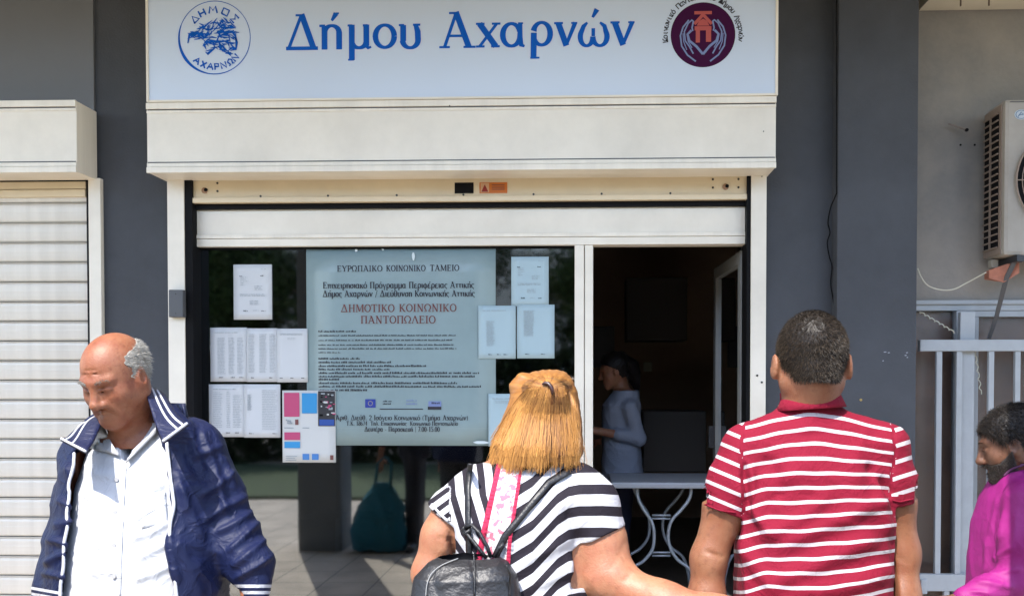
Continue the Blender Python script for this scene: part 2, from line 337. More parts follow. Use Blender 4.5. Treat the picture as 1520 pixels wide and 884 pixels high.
def G(ch):
    """strokes and advance width of one glyph"""
    s=[]
    if ch=='Δ': s=[([(.45,.98),(.07,.03)],t_),([(.45,1.0),(.80,.03)],T),([(0,.05),(.92,.05)],.10),serif(.40,1,.24,True)]; w=.98
    elif ch=='Λ': s=[([(.45,.98),(.12,.03)],t_),([(.45,1.0),(.80,.03)],T),serif(.12,0,.28),serif(.80,0,.32)]; w=.95
    elif ch=='Α': s=[([(.45,.98),(.14,.03)],t_),([(.44,1.0),(.78,.03)],T),([(.24,.34),(.66,.34)],.07),serif(.14,0,.28),serif(.80,0,.32),serif(.38,1,.24,True)]; w=.96
    elif ch=='Ε': s=[([(.2,1),(.2,0)],T),([(.06,.965),(.68,.965)],.07),([(.06,.035),(.72,.035)],.07),([(.2,.52),(.55,.52)],.07),([(.67,1),(.67,.76)],.05),([(.70,0),(.70,.26)],.05),([(.55,.64),(.55,.4)],.05)]; w=.82
    elif ch in 'ΙΪ': s=[([(.22,1),(.22,0)],T),serif(.22,0,.38),serif(.22,1,.38,True)]; w=.46
    elif ch in 'ΗΝ':
        s=[([(.2,1),(.2,0)],T if ch=='Η' else t_),([(.75,1),(.75,0)],T if ch=='Η' else t_),serif(.2,0),serif(.2,1,.3,True),serif(.75,1,.3,True)]
        s+= [([(.2,.5),(.75,.5)],.07),serif(.75,0)] if ch=='Η' else [([(.17,1),(.76,.0)],T)]; w=.97
    elif ch=='Κ': s=[([(.2,1),(.2,0)],T),([(.72,.97),(.25,.45)],.08),([(.36,.56),(.74,.03)],T),serif(.2,0),serif(.2,1,.3,True),serif(.7,1,.28,True),serif(.76,0,.28)]; w=.92
    elif ch=='Μ': s=[([(.2,1),(.17,0)],.08),([(.98,1),(.98,0)],T),([(.22,1),(.56,.08)],T),([(.94,1),(.56,.08)],.08),serif(.17,0,.26),serif(.98,0),serif(.98,1,.22,True),serif(.15,1,.18,True)]; w=1.18
    elif ch=='Ο': a,b_=arc(.45,.5,.36,.47,0,360,28); s=[(a,b_)]; w=.92
    elif ch=='Π': s=[([(.2,1),(.2,0)],T),([(.74,1),(.74,0)],T),([(.06,.96),(.88,.96)],.08),serif(.2,0),serif(.74,0)]; w=.96
    elif ch=='Ρ': a,b_=arc(.36,.72,.3,.25,90,-90); s=[([(.2,1),(.2,0)],T),(a,b_),([(.06,.97),(.36,.97)],.07),([(.2,.47),(.36,.47)],.07),serif(.2,0,.34)]; w=.74
    elif ch=='Τ': s=[([(.42,1),(.42,0)],T),([(.04,.96),(.80,.96)],.08),([(.06,1),(.06,.74)],.05),([(.78,1),(.78,.74)],.05),serif(.42,0,.34)]; w=.86
    elif ch=='Υ': s=[([(.45,.45),(.45,0)],T),([(.15,.98),(.45,.42)],T),([(.78,.98),(.46,.42)],.08),serif(.45,0,.34),serif(.15,1,.28,True),serif(.78,1,.24,True)]; w=.9
    elif ch=='Ω': a,b_=arc(.46,.56,.37,.41,-62,242,26); s=[(a,b_),([(.05,.05),(.33,.05)],.10),([(.59,.05),(.87,.05)],.10),([(.30,.05),(.31,.20)],.08),([(.62,.05),(.61,.20)],.08)]; w=.96
    elif ch=='ή': s=[([(.16,.66),(.16,.0)],T),([(.02,.66),(.18,.66)],.07)]+[(lambda a:(a[0],a[1]))(arc(.36,.46,.2,.20,160,0))]+[([(.56,.48),(.56,0)],T),([(.36,.80),(.48,1.0)],[.07,.15]),([(.46,1.0),(.56,1.0)],.05)]; w=.7
    elif ch=='μ': s=[([(.14,.68),(.14,-.30)],T),([(.56,.68),(.56,.10)],T)]+[(lambda a:(a[0],a[1]))(arc(.35,.20,.2,.16,200,350))]+[([(.56,.12),(.62,.03),(.70,.06)],[.15,.09,.06]),([(.03,-.29),(.2,-.29)],.05),([(.02,.66),(.16,.66)],.06),([(.46,.66),(.6,.66)],.06)]; w=.72
    elif ch=='ο': a,b_=arc(.33,.35,.26,.31,0,360,26); s=[(a,b_)]; w=.68
    elif ch=='υ': a,b_=arc(.34,.25,.23,.22,185,362); s=[([(.13,.66),(.13,.22)],T),(a,b_),([(.57,.25),(.56,.48),(.50,.67)],[T,T,.12]),([(.0,.66),(.16,.66)],.06),([(.42,.665),(.64,.665)],.06)]; w=.70
    elif ch=='χ': s=[([(.10,.66),(.55,.03)],T),([(.58,.66),(.10,.03)],.08),([(.0,.655),(.24,.655)],.06),([(.44,.655),(.68,.655)],.06),([(.0,.03),(.24,.03)],.06),([(.42,.03),(.66,.03)],.06)]; w=.70
    elif ch=='α': a,b_=arc(.30,.35,.24,.31,20,345,22); s=[(a,b_),([(.54,.67),(.53,.30),(.57,.06),(.66,.03)],[.12,.15,.13,.07]),([(.48,.665),(.62,.665)],.05)]; w=.74
    elif ch=='ρ': a,b_=arc(.36,.37,.24,.31,-150,165,24); s=[(a,b_),([(.14,.40),(.13,-.30)],T),([(.04,-.29),(.30,-.29)],.05),([(.14,.45),(.20,.60)],[T,.08])]; w=.70
    elif ch=='ν': s=[([(.12,.66),(.36,.03)],T),([(.62,.67),(.36,.06)],[.12,.09]),([(.0,.655),(.26,.655)],.06),([(.50,.655),(.68,.655)],.05)]; w=.70
    elif ch=='ώ': a,b_=arc(.24,.27,.17,.25,150,360,18,.15,.08); c,d=arc(.60,.27,.19,.25,180,395,18,.15,.08); s=[(a,b_),(c,d),([(.42,.28),(.42,.50)],.10),([(.09,.38),(.16,.56),(.26,.66)],[.14,.12,.06]),([(.76,.40),(.72,.56),(.60,.66)],[.14,.12,.06]),([(.40,.80),(.52,1.02)],[.07,.15])]; w=.88
    elif ch=='ε': s=[(lambda a:(a[0],a[1]))(arc(.32,.50,.20,.15,50,255,12)),(lambda a:(a[0],a[1]))(arc(.32,.19,.23,.18,105,325,14)),([(.26,.35),(.44,.35)],.07)]; w=.62
    elif ch=='έ': s=G('ε')[0]+[([(.34,.80),(.46,1.02)],[.07,.15])]; w=.62
    elif ch=='π': s=[([(.04,.62),(.72,.62)],.09),([(.2,.62),(.19,.0)],.13),([(.54,.62),(.55,.10),(.66,.04)],[.13,.13,.07])]; w=.76
    elif ch in 'ιί': s=[([(.16,.66),(.16,.10),(.28,.03)],[T,T,.07]),([(.04,.655),(.18,.655)],.06)]+([([(.12,.80),(.24,1.02)],[.07,.15])] if ch=='ί' else []); w=.34
    elif ch=='σ': a,b_=arc(.31,.32,.25,.29,0,360,22); s=[(a,b_),([(.30,.62),(.66,.62)],.09)]; w=.68
    elif ch=='ς': s=[(lambda a:(a[0],a[1]))(arc(.34,.34,.25,.30,40,255,16)),([(.28,.05),(.46,-.04),(.42,-.2)],[.1,.12,.06])]; w=.58
    elif ch=='κ': s=[([(.16,.66),(.16,.0)],T),([(.56,.64),(.20,.30)],.08),([(.26,.38),(.60,.02)],T),serif(.16,0,.26),serif(.58,0,.2)]; w=.68
    elif ch=='γ': s=[([(.08,.66),(.34,.08),(.34,-.28)],[.15,.12,.14]),([(.60,.66),(.34,.08)],.08)]; w=.66
    elif ch=='φ': a,b_=arc(.38,.33,.30,.30,0,360,24); s=[(a,b_),([(.38,.80),(.38,-.28)],.10)]; w=.80
    elif ch=='τ': s=[([(.04,.62),(.54,.62)],.09),([(.28,.62),(.28,.10),(.40,.04)],[T,T,.07])]; w=.56
    elif ch=='θ': a,b_=arc(.32,.48,.24,.47,0,360,24); s=[(a,b_),([(.12,.48),(.52,.48)],.07)]; w=.68
    elif ch=='λ': s=[([(.12,1.0),(.24,.96),(.58,.04)],[.07,.12,T]),([(.34,.62),(.08,.0)],.09)]; w=.66
    elif ch=='ω': s=G('ώ')[0][:-1]; w=.88
    elif ch=='η': s=G('ή')[0][:-2]; w=.7
    elif ch in 'όύά': s=G({'ό':'ο','ύ':'υ','ά':'α'}[ch])[0]+[([(.30,.80),(.42,1.02)],[.07,.15])]; w=G({'ό':'ο','ύ':'υ','ά':'α'}[ch])[1]
    elif ch=='/': s=[([(.04,-.1),(.40,1.0)],.08)]; w=.44
    elif ch=='|': s=[([(.2,-.15),(.2,1.0)],.07)]; w=.4
    elif ch=='.': s=[([(.1,.08),(.24,.08)],.15)]; w=.34
    elif ch==',': s=[([(.2,.12),(.1,-.14)],[.15,.05])]; w=.3
    elif ch=='(': s=[(lambda a:(a[0],a[1]))(arc(.5,.42,.36,.62,130,230,10,.10,.06))]; w=.4
    elif ch==')': s=[(lambda a:(a[0],a[1]))(arc(-.1,.42,.36,.62,50,-50,10,.10,.06))]; w=.4
    elif ch in '0': a,b_=arc(.32,.48,.24,.47,0,360,22); s=[(a,b_)]; w=.68
    elif ch=='1': s=[([(.30,1),(.30,0)],T),([(.30,.97),(.12,.82)],.07),serif(.3,0,.36)]; w=.6
    elif ch=='2': s=[(lambda a:(a[0],a[1]))(arc(.31,.70,.22,.26,170,-35,14)),([(.50,.55),(.10,.05)],.10),([(.08,.05),(.58,.05)],.11)]; w=.66
    elif ch=='5': s=[([(.16,.96),(.54,.96)],.11),([(.17,.96),(.15,.56)],.07),(lambda a:(a[0],a[1]))(arc(.28,.32,.26,.29,125,-140,16))]; w=.66
    elif ch=='7': s=[([(.08,.95),(.58,.95)],.11),([(.56,.93),(.24,0)],.12)]; w=.64
    elif ch in '36': a,b_=arc(.31,.28,.23,.26,0,360,18); s=[(a,b_),(lambda a:(a[0],a[1]))(arc(.38,.5,.3,.46,110,190,8)) if ch=='6' else (lambda a:(a[0],a[1]))(arc(.3,.74,.2,.22,160,-60,12))]; w=.66
    elif ch=='4': s=[([(.44,1),(.44,0)],T),([(.42,.98),(.06,.30),(.62,.30)],.08)]; w=.66
    elif ch=='-': s=[([(.1,.35),(.4,.35)],.08)]; w=.5
    else: w=.45
    return s,w
def word(txt,x0,x1,zb,hgt,y,m,parent,name='lettering'):
    if txt.isspace(): return
    tot=sum(G(c)[1] for c in txt); ux=(x1-x0)/tot
    ink=Ink((x0,0,zb),ux,hgt,y,m)
    x=0
    for c in txt:
        st,w_=G(c)
        for pts,ww in st: ink.rib([(x+p[0],p[1]) for p in pts],ww)
        x+=w_
    return ink.mb.build(name,m,parent)
LY=YS-.0012
zb=Z(74.5,LY,560); cap=Z(21,LY,560)-zb
# each letter is its own cut vinyl piece
for ch,a,b_,by in (('Δ',424.5,475,75),('ή',473,511,74),('μ',515,552,73.5),('ο',553.5,590,73),('υ',592,627,73),('Α',652,706,72),('χ',706.5,744,71),('α',743,783,71),('ρ',785,822,70.5),('ν',822.5,858,70),('ώ',857.5,906,69.5),('ν',906,943,69)):
    word(ch,X(a,LY,60),X(a,LY,60)+(X(b_,LY,60)-X(a,LY,60)),Z(by,LY,a),cap,LY,M_blue,sg,'letter')
# seal on the left: ring, letters, prancing animal of broken strokes
ec=P(318.5,56,LY); er=X(371.5,LY,56)-ec.x
em=empty('seal_emblem',ec,None,None); em.parent=sg; em.location=ec-sg.location; COL
ink=Ink(ec,er,er,LY,None)
for a0,a1,wa,wb in ((40,160,.018,.02),(160,215,.03,.085),(215,262,.085,.03),(262,400,.03,.014)):
    n_=24; ink.rib([(math.cos(R(a0+(a1-a0)*i/n_)),math.sin(R(a0+(a1-a0)*i/n_))) for i in range(n_+1)],[wa+(wb-wa)*i/n_ for i in range(n_+1)])
def rot_glyph(ink,strokes,cx,cz,s,ang,w):
    c,sn=math.cos(R(ang)),math.sin(R(ang))
    for st in strokes: ink.rib([(cx+s*(x*c-z*sn),cz+s*(x*sn+z*c)) for x,z in st],w)
D_=[[(-.5,-.5),(0,.5),(.5,-.5),(-.5,-.4)]]; H_=[[(-.4,-.5),(-.4,.5)],[(.4,-.5),(.4,.5)],[(-.4,0),(.4,0)]]
Mg=[[(-.6,-.5),(-.4,.5),(0,-.1),(.4,.5),(.6,-.5)]]; O_=[[(-.45,-.45),(-.45,.45),(.45,.45),(.45,-.45),(-.45,-.4)]]; S_=[[(.4,.5),(-.4,.5),(.1,0),(-.4,-.5),(.4,-.5)]]
X_=[[(-.4,-.5),(.4,.5)],[(-.4,.5),(.4,-.5)]]; A_=[[(-.5,-.5),(0,.5),(.5,-.5)],[(-.3,-.1),(.3,-.1)]]; P_=[[(-.3,-.5),(-.3,.5),(.3,.4),(.3,0),(-.3,0)]]; N_=[[(-.4,-.5),(-.4,.5),(.4,-.5),(.4,.5)]]; W_=[[(-.5,-.5),(-.2,-.4),(-.4,.2),(0,.5),(.4,.2),(.2,-.4),(.5,-.5)]]
for g,a in ((D_,137),(H_,117),(Mg,93),(O_,66),(S_,42)): rot_glyph(ink,g,.76*math.cos(R(a)),.76*math.sin(R(a)),.19,a-90,.045)
for g,a in ((A_,-128),(X_,-113),(A_,-99),(P_,-86),(N_,-72),(W_,-57),(N_,-44)): rot_glyph(ink,g,.80*math.cos(R(a)),.80*math.sin(R(a)),.17,a+90,.045)
ink.mb.build('seal_lettering',M_blue,em); em.location=ec-sg.location
ink=Ink(ec,er,er,LY-.0011,None); r2=random.Random(3)
body=[((-.15,.08),.34,.20),((.28,.05),.30,.26),((.05,-.22),.4,.16),((-.1,.32),.35,.12),((.38,-.28),.2,.2),((-.55,.05),.16,.1),((.3,.35),.22,.12)]
for (bx_,bz_),rx,rz in body:
    for _ in range(17):
        a=r2.uniform(0,6.28); q=r2.random()**.5; x=bx_+rx*q*math.cos(a); z_=bz_+rz*q*math.sin(a)
        d=r2.uniform(-.9,.9)+(.4 if bx_<0 else -.3); L=r2.uniform(.06,.15)
        ink.rib([(x-L*math.cos(d),z_-L*math.sin(d)),(x+r2.uniform(-.03,.03),z_+r2.uniform(-.03,.03)),(x+L*math.cos(d),z_+L*math.sin(d))],[.012,r2.uniform(.03,.06),.012])
for pts in ([(-.2,-.05),(.05,-.12),(.4,-.1)],[(-.75,-.15),(-.7,.1),(-.5,.15),(-.3,.05)],[(.0,-.3),(-.2,-.45),(-.25,-.4)],[(.1,.02),(.35,.12),(.55,.18)],[(.58,.1),(.62,-.15),(.6,-.35)]): ink.rib(pts,[.03]+[.075]*(len(pts)-2)+[.03])
ink.mb.build('seal_figure',M_blue,em)
# purple logo on the right
lc=P(1043.5,52,LY); lr=X(1091.5,LY,52)-lc.x
lg=empty('round_logo',lc); lg.parent=sg; lg.location=lc-sg.location
MB().disc(lc,lr,64,LY,.0005).build('logo_disc',M_purple,lg)
ink=Ink(lc,lr,lr,LY-.0012,None)
ink.rib([(-.27,.68),(.27,.68)],.10)
ink.rib([(-.27,.33),(-.02,.60)],.10); ink.rib([(.02,.60),(.27,.33)],.10); ink.rib([(0,.70),(0,.58)],.09)
ink.rib([(-.26,.20),(.26,.20)],.13); ink.rib([(-.16,.20),(-.16,-.24)],.13); ink.rib([(.17,.20),(.17,-.22)],.16); ink.poly([(-.2,.28),(.2,.28),(.12,.42),(0,.5),(-.12,.42)])
ink.mb.build('logo_house',M_red,lg)
ink=Ink(lc,lr,lr,LY-.0013,None)
for sx in (-1,1):
    for pts,wd in (([(0,-.60),(.2,-.36),(.42,-.18),(.48,.02),(.36,.14)],.075),([(.22,-.82),(.48,-.62),(.66,-.34),(.70,-.02),(.62,.24),(.44,.46)],.05),([(.30,-.58),(.42,-.36),(.55,-.18),(.58,.1),(.46,.36),(.34,.46)],.045),([(.36,.46),(.30,.42),(.34,.22),(.32,.12)],.05),([(.5,-.46),(.6,-.2),(.62,.05)],.03),([(.34,-.4),(.46,-.2),(.5,0.02)],.03)):
        ink.rib([(sx*x,z) for x,z in pts],wd)
ink.mb.build('logo_hands',M_lblue,lg)
def text_mesh(s,size,bold=0.0,align='LEFT',spacing=1.0):
    cu=bpy.data.curves.new('txt','FONT'); cu.body=s; cu.size=size; cu.offset=bold; cu.align_x=align; cu.space_character=spacing; cu.resolution_u=3
    o=bpy.data.objects.new('txt',cu); COL.objects.link(o); dg=bpy.context.evaluated_depsgraph_get()
    me=bpy.data.meshes.new_from_object(o.evaluated_get(dg)); bpy.data.objects.remove(o); bpy.data.curves.remove(cu)
    me.name='print'; me.materials.clear(); return me
def text(s,x,z,y,size,m,parent,bold=0.0,fit=None,align='LEFT',name='lettering',rot=0):
    me=text_mesh(s,size,bold*size,align)
    if fit and len(me.vertices):
        xs=[v.co.x for v in me.vertices]; k=fit/(max(xs)-min(xs)); me.transform(Matrix.Diagonal((k,1,1,1)))
    me.transform(Matrix.Translation((x,y,z))@Matrix.Rotation(R(90),4,'X')@Matrix.Rotation(R(rot),4,'Z'))
    return link(name,me,m,parent)
s_='Κοινωνικό Παντοπωλείο Δήμου Αχαρνών'; bmx=MB()
for i,ch in enumerate(s_):
    if ch==' ': continue
    a=R(188-(196)*i/(len(s_)-1)); me=text_mesh(ch,.036,.0010,'CENTER')
    me.transform(Matrix.Translation((lc.x+math.cos(a)*lr*1.10,LY,lc.z+math.sin(a)*lr*1.10))@Matrix.Rotation(R(90),4,'X')@Matrix.Rotation(a-R(90),4,'Z'))
    bmx.add([v.co[:] for v in me.vertices],[p.vertices[:] for p in me.polygons])
bmx.build('logo_lettering',M_ink,lg)

# ---- window front and door
wf=empty('shop_window',(-0.8,GY,0),'large dark shop window in white aluminium frame with notices taped behind it','window')
fy0,fy1=5.03,5.13
box('head_casing',M_alu,wf,X(283,fy0),X(1109,fy0),fy0+.004,fy1,Z(349,fy0),Z(308,fy0),.012)
box('head_lip',M_alud,wf,X(283,fy0),X(1109,fy0),fy0-.004,fy1,Z(352,fy0)-.0,Z(346,fy0),.003)
box('top_rail',M_alu,wf,X(283,fy0),X(1109,fy0),fy0,fy1,Z(364,fy0),Z(352.5,fy0),.003)
box('side_stile',M_alu,wf,X(280.5,fy0),X(286.5,fy0),fy0,fy1,FL,Z(364,fy0)-.001,.002)
box('mullion',M_alu,wf,X(853,fy0),X(867,fy0),fy0,fy1,FL,Z(364,fy0)-.001,.004)
box('mullion',M_alu,wf,X(868,fy0),X(880.5,fy0),fy0+.004,fy1,FL,Z(364,fy0)-.001,.004)
box('bottom_rail',M_alu,wf,X(286.5,fy0),X(853,fy0),fy0,fy1,FL,FL+.09,.004)
box('window_gasket',M_black,wf,X(286.5,fy0),X(853,fy0),GY-.016,GY-.006,Z(369,GY),Z(363.5,GY),0)
box('window_pane',M_glass,wf,X(286.6,fy0),X(852.9,fy0),GY,GY+.008,FL+.085,Z(363,fy0),0)
# curtain-dark backing inside the window: dark blind slats seen dimly
dr=empty('glass_door',(X(1109,5.1),5.13,FL),'white framed glass door swung open into the dark shop at the right of the doorway','door')
dx0=X(1106,5.13); hx,hy=dx0,5.14
ang=R(88); dl=0.84
def door_bar(a,b_,z0,z1,th=.045,m=M_door,name='stile'):
    u=Vector((-math.cos(ang),math.sin(ang),0)); nrm=Vector((u.y,-u.x,0))
    p=Vector((hx,hy,0)); v=[]
    for t in (a,b_):
        for o_ in (-th/2,th/2):
            for z_ in (z0,z1): v.append(p+u*t+nrm*o_+Vector((0,0,z_)))
    return MB().add(v,[(0,1,3,2),(4,6,7,5),(0,4,5,1),(2,3,7,6),(0,2,6,4),(1,5,7,3)]).build(name,m,dr)
dt=Z(364,fy0)-.02
door_bar(0,.07,FL+.01,dt); door_bar(dl-.07,dl,FL+.01,dt); door_bar(.071,dl-.071,dt-.07,dt-.001,.043,name='door_rail'); door_bar(.071,dl-.071,FL+.011,FL+.11,.043,name='door_rail')
door_bar(.071,dl-.071,FL+.111,dt-.071,.008,M_glass2,'door_pane')
door_bar(dl-.055,dl-.035,FL+.98,FL+1.12,.12,M_dark,'door_handle')

# ---- notices on the window
def sheet(name,px0,py0,px1,py1,y,m,label,cat='notice',group=None,curl=.003):
    a=P(px0,py0,y); c=P(px1,py1,y); x0,x1,z1,z0=a.x,c.x,a.z,c.z
    nx,nz=6,8; v=[];f=[]; sd=random.uniform(0,9)
    for j in range(nz+1):
        for i in range(nx+1):
            u,w_=i/nx,j/nz; e=max(abs(u-.5),abs(w_-.5))*2
            d=-curl*.6*(mnoise.noise(Vector((u*2+sd,w_*2,0)))*.5+.5)*e**4
            v.append((x0+(x1-x0)*u,y+d,z0+(z1-z0)*w_))
    for j in range(nz):
        for i in range(nx): q=j*(nx+1)+i; f.append((q,q+1,q+nx+2,q+nx+1))
    r=empty(name,((x0+x1)/2,y,z0),label,cat,group)
    o=link('paper_sheet',mesh('paper_sheet',v,f),m,r,True)
    o.modifiers.new('thick','SOLIDIFY').thickness=.0006
    return r,x0,x1,z0,z1
def lines(parent,x0,x1,zs,y,m,h,seed=0,gap=.25,name='print',ragged=0):
    rr=random.Random(seed); mb=MB()
    for z_ in zs:
        x=x0; end=x1-(x1-x0)*rr.random()*ragged
        while x<end:
            L=min(rr.uniform(2,7)*h,end-x)
            for q in range(max(1,int(L/(h*.8)))):
                xx=x+q*h*.8; hh=h*rr.uniform(.55,1.15); mb.add([(xx,y,z_),(xx+h*.55,y,z_),(xx+h*.55,y,z_+hh),(xx,y,z_+hh)],[(0,1,2,3)])
            x+=L+h*gap*3
    return mb.build(name,m,parent)
NY=GY-.006
# small sheets that say nothing one can read: ruled tables and letters
def letter(px0,py0,px1,py1,m,label,seed,y=NY):
    r,x0,x1,z0,z1=sheet('paper_notice',px0,py0,px1,py1,y,m,label); W,Hh=x1-x0,z1-z0; py=y-.0035
    g=M_gink
    lines(r,x0+.18*W,x0+.38*W,[z1-Hh*k for k in (.24,.275,.31,.345,.38)],py,g,.004,seed,ragged=.5)
    lines(r,x0+.16*W,x0+.24*W,[z1-Hh*.22],py,M_ink,.005,seed); lines(r,x0+.7*W,x0+.8*W,[z1-Hh*.215],py,M_ink,.006,seed+1)
    lines(r,x0+.72*W,x0+.86*W,[z1-Hh*.09],py,g,.003,seed+2); lines(r,x0+.55*W,x0+.78*W,[z1-Hh*k for k in (.40,.43,.46)],py,g,.004,seed+3,ragged=.3)
    lines(r,x0+.17*W,x0+.85*W,[z1-Hh*k for k in (.55,.575)],py,g,.004,seed+4,ragged=.1); lines(r,x0+.42*W,x0+.66*W,[z1-Hh*k for k in (.67,.70,.73)],py,g,.004,seed+5)
    lines(r,x0+.26*W,x0+.37*W,[z1-Hh*.85],py,M_ink,.007,seed+6,0); lines(r,x0+.5*W,x0+.64*W,[z1-Hh*.84],py,g,.004,seed+7); lines(r,x0+.72*W,x0+.82*W,[z1-Hh*.85],py,M_ink,.005,seed+8,.1)
    return r
def table_sheet(px0,py0,px1,py1,m,label,seed,cols,rows,foot=(.2,.5,.8),head=True,y=NY,dark=False):
    r,x0,x1,z0,z1=sheet('paper_notice',px0,py0,px1,py1,y,m,label); W,Hh=x1-x0,z1-z0; py=y-.0035
    for i,(a,b_,t0,t1) in enumerate(cols):
        lines(r,x0+a*W,x0+b_*W,[z1-Hh*(t0+(t1-t0)*k/rows) for k in range(rows)],py,M_gink,.0035,seed+i,.05,ragged=.25)
    if head: lines(r,x0+.12*W,x0+.75*W,[z1-Hh*.10],py,M_ink if dark else M_gink,.005,seed+20,.1)
    for k in foot: lines(r,x0+(k-.06)*W,x0+(k+.05)*W,[z1-Hh*.93],py,M_ink,.0055,seed+30,0)
    return r
letter(346.5,392.5,404,474,M_paper,'single white letter sheet taped alone at the upper left of the window',1)
table_sheet(312,486,367,566,M_paper,'white list sheet at the left end of the row of three',40,[(.2,.42,.2,.88),(.5,.68,.2,.88),(.74,.92,.2,.88)],26,(.3,.62,.85))
table_sheet(366,487,412,566.5,M_paper,'white list sheet in the middle of the row of three, with three ruled columns',50,[(.06,.28,.12,.85),(.42,.68,.12,.85),(.75,.95,.12,.85)],27,(.2,.8),False,NY-.001)
table_sheet(411,487.5,457,567,M_paper,'nearly blank white sheet at the right end of the row of three',60,[(.1,.9,.10,.14),(.35,.65,.18,.23)],2,(.15,.5,.85),False,NY-.002)
table_sheet(310,570,363,648,M_paper,'white list sheet at the left of the lower pair',70,[(.12,.4,.16,.85),(.5,.62,.16,.85),(.68,.95,.22,.85)],20,(.25,.55,.8))
table_sheet(362,570,416.5,649,M_paper,'white list sheet with a text column at the right of the lower pair',80,[(.1,.22,.2,.5),(.5,.95,.12,.88)],24,(.2,.85),False,NY-.001)
letter(759,381,814.5,454,M_paperb,'pale letter sheet taped upper right of the poster above the pair',11)
table_sheet(710,453.5,765.5,532,M_paperb,'pale sheet with a grey column taped over the right edge of the poster',90,[(.22,.45,.3,.78)],22,(.33,.56,.74),True,NY-.004)
table_sheet(767.5,452,823,531.5,M_paperb,'pale sheet with a dark grey column right of the sheet over the poster edge',100,[(.18,.48,.12,.6)],24,(.28,.7,),False,NY-.001)
table_sheet(725,584,775,662,M_paperb,'pale sheet half hidden behind the blonde woman at the lower poster edge',110,[(.2,.8,.15,.2)],2,(),True,NY-.004)
# flyer with coloured blocks
r,x0,x1,z0,z1=sheet('programme_flyer',419,579,498.5,686,NY-.006,M_flyer,'cream flyer with magenta and blue blocks stuck over the poster corner','flyer'); py=NY-.010
def blk(px0,py0,px1,py1,m,nm='colour_block',dy=0):
    a=P(px0,py0,py-dy); c=P(px1,py1,py-dy); return MB().add([(a.x,py-dy,c.z),(c.x,py-dy,c.z),(c.x,py-dy,a.z),(a.x,py-dy,a.z)],[(0,1,2,3)]).build(nm,m,r)
blk(421.5,582.5,444.5,618,M_magp); blk(448,583,470.5,613,M_cyp); blk(422,641,445.5,652.5,M_magp); blk(422,655,445.5,664.5,M_cyp)
blk(472,580,497.5,632,mat('dark_photo_print',(0.03,0.03,0.035),.4)); blk(474,622,496,631,mat('deep_blue_print',(0.02,0.07,0.3),.5),dy=.0006)
for i in range(26):
    a,b_=random.uniform(473,494),random.uniform(582,618); blk(a,b_,a+random.uniform(2,6),b_+random.uniform(1,3),[M_flyer,M_magp,M_black,M_gink][i%4],'photo_print',.0008+.0001*i)
for a,b_ in ((449,673),(463,673)): blk(a,b_,a+10,b_+9,mat('mid_blue_print',(0.06,0.2,0.5),.5))
for i in range(14):
    a,b_=random.uniform(424,432),random.uniform(622,627); blk(a,b_,a+2,b_+2,M_gink,'small_print',.0002*i)
blk(490,675,495,682,M_rink); blk(424,676,441,677,M_gink); blk(424,679,438,680,M_gink); blk(424,682,440,683,M_gink); blk(422,634,436,635.3,M_gink); blk(449,634,459,635.3,M_gink); blk(438,622,443,630,M_rink)
# poster
PY=NY+.001
r,x0,x1,z0,z1=sheet('programme_poster',454.5,369.5,736,661,PY,M_poster,'large pale teal poster with Greek programme text in the window','poster',curl=.004); q=PY-.004
def tx(s,pa,pb,base,hpx,m=M_ink,bold=.02,ser=True):
    xa,xb=P(pa,base,q).x,P(pb,base,q).x; zb_=P(pa,base,q).z; hh=hpx/F*q
    if ser: return word(s,xa,xb,zb_,hh,q,m,r)
    return text(s,xa,zb_,q,hh*1.38,m,r,bold,fit=xb-xa)
tx('ΕΥΡΩΠΑΪΚΟ',500,568,403,9,ser=True); tx('ΚΟΙΝΩΝΙΚΟ',573,632,402.5,9,ser=True); tx('ΤΑΜΕΙΟ',638,682,402,9,ser=True)
tx('Επιχειρησιακό Πρόγραμμα Περιφέρειας Αττικής',479,704,428,9.5,bold=.010); tx('Δήμος Αχαρνών / Διεύθυνση Κοινωνικής Αττικής',479,705,440.5,9.5,bold=.010)
tx('ΔΗΜΟΤΙΚΟ',506,586,463,11.5,M_rink,ser=True); tx('ΚΟΙΝΩΝΙΚΟ',592,678,462.5,11.5,M_rink,ser=True); tx('ΠΑΝΤΟΠΩΛΕΙΟ',535,647,480,11.5,M_rink,ser=True)
zz=lambda p:P(590,p,q).z
lines(r,P(470,0,q).x,P(528,0,q).x,[zz(492.5)],q,M_ink,.010,200,.02)
lines(r,P(470,0,q).x,P(676,0,q).x,[zz(k) for k in (498.5,505.5,512.5,518)],q,M_ink,.0075,201,.06,ragged=.03)
lines(r,P(470,0,q).x,P(503,0,q).x,[zz(523.5)],q,M_ink,.006,202,.1)
lines(r,P(470,0,q).x,P(534,0,q).x,[zz(533)],q,M_ink,.010,203,.02)
for k,e in ((538.5,580),(544,632),(549,577),(554.5,709),(559.5,705),(564,502),(569.5,678),(574.5,712),(580,544)):
    lines(r,P(470,0,q).x,P(e,0,q).x,[zz(k)],q,M_ink,.0105,210+int(k),.03)
def pb(a,b_,c,d,m,nm='poster_mark',dy=0):
    A=P(a,b_,q-dy); C=P(c,d,q-dy); return MB().add([(A.x,q-dy,C.z),(C.x,q-dy,C.z),(C.x,q-dy,A.z),(A.x,q-dy,A.z)],[(0,1,2,3)]).build(nm,m,r)
fl=pb(542,592,557.5,604.5,mat('flag_blue',(0.02,0.04,0.28),.5),'flag_emblem')
ms=MB(); fc=P(549.7,598.2,q-.0008)
for i in range(12): ms.disc((fc.x+.012*math.cos(i*math.pi/6),0,fc.z+.012*math.sin(i*math.pi/6)),.0022,5,q-.0009,.0003)
ms.build('flag_stars',mat('star_yellow',(0.5,0.45,0.1),.5),fl)
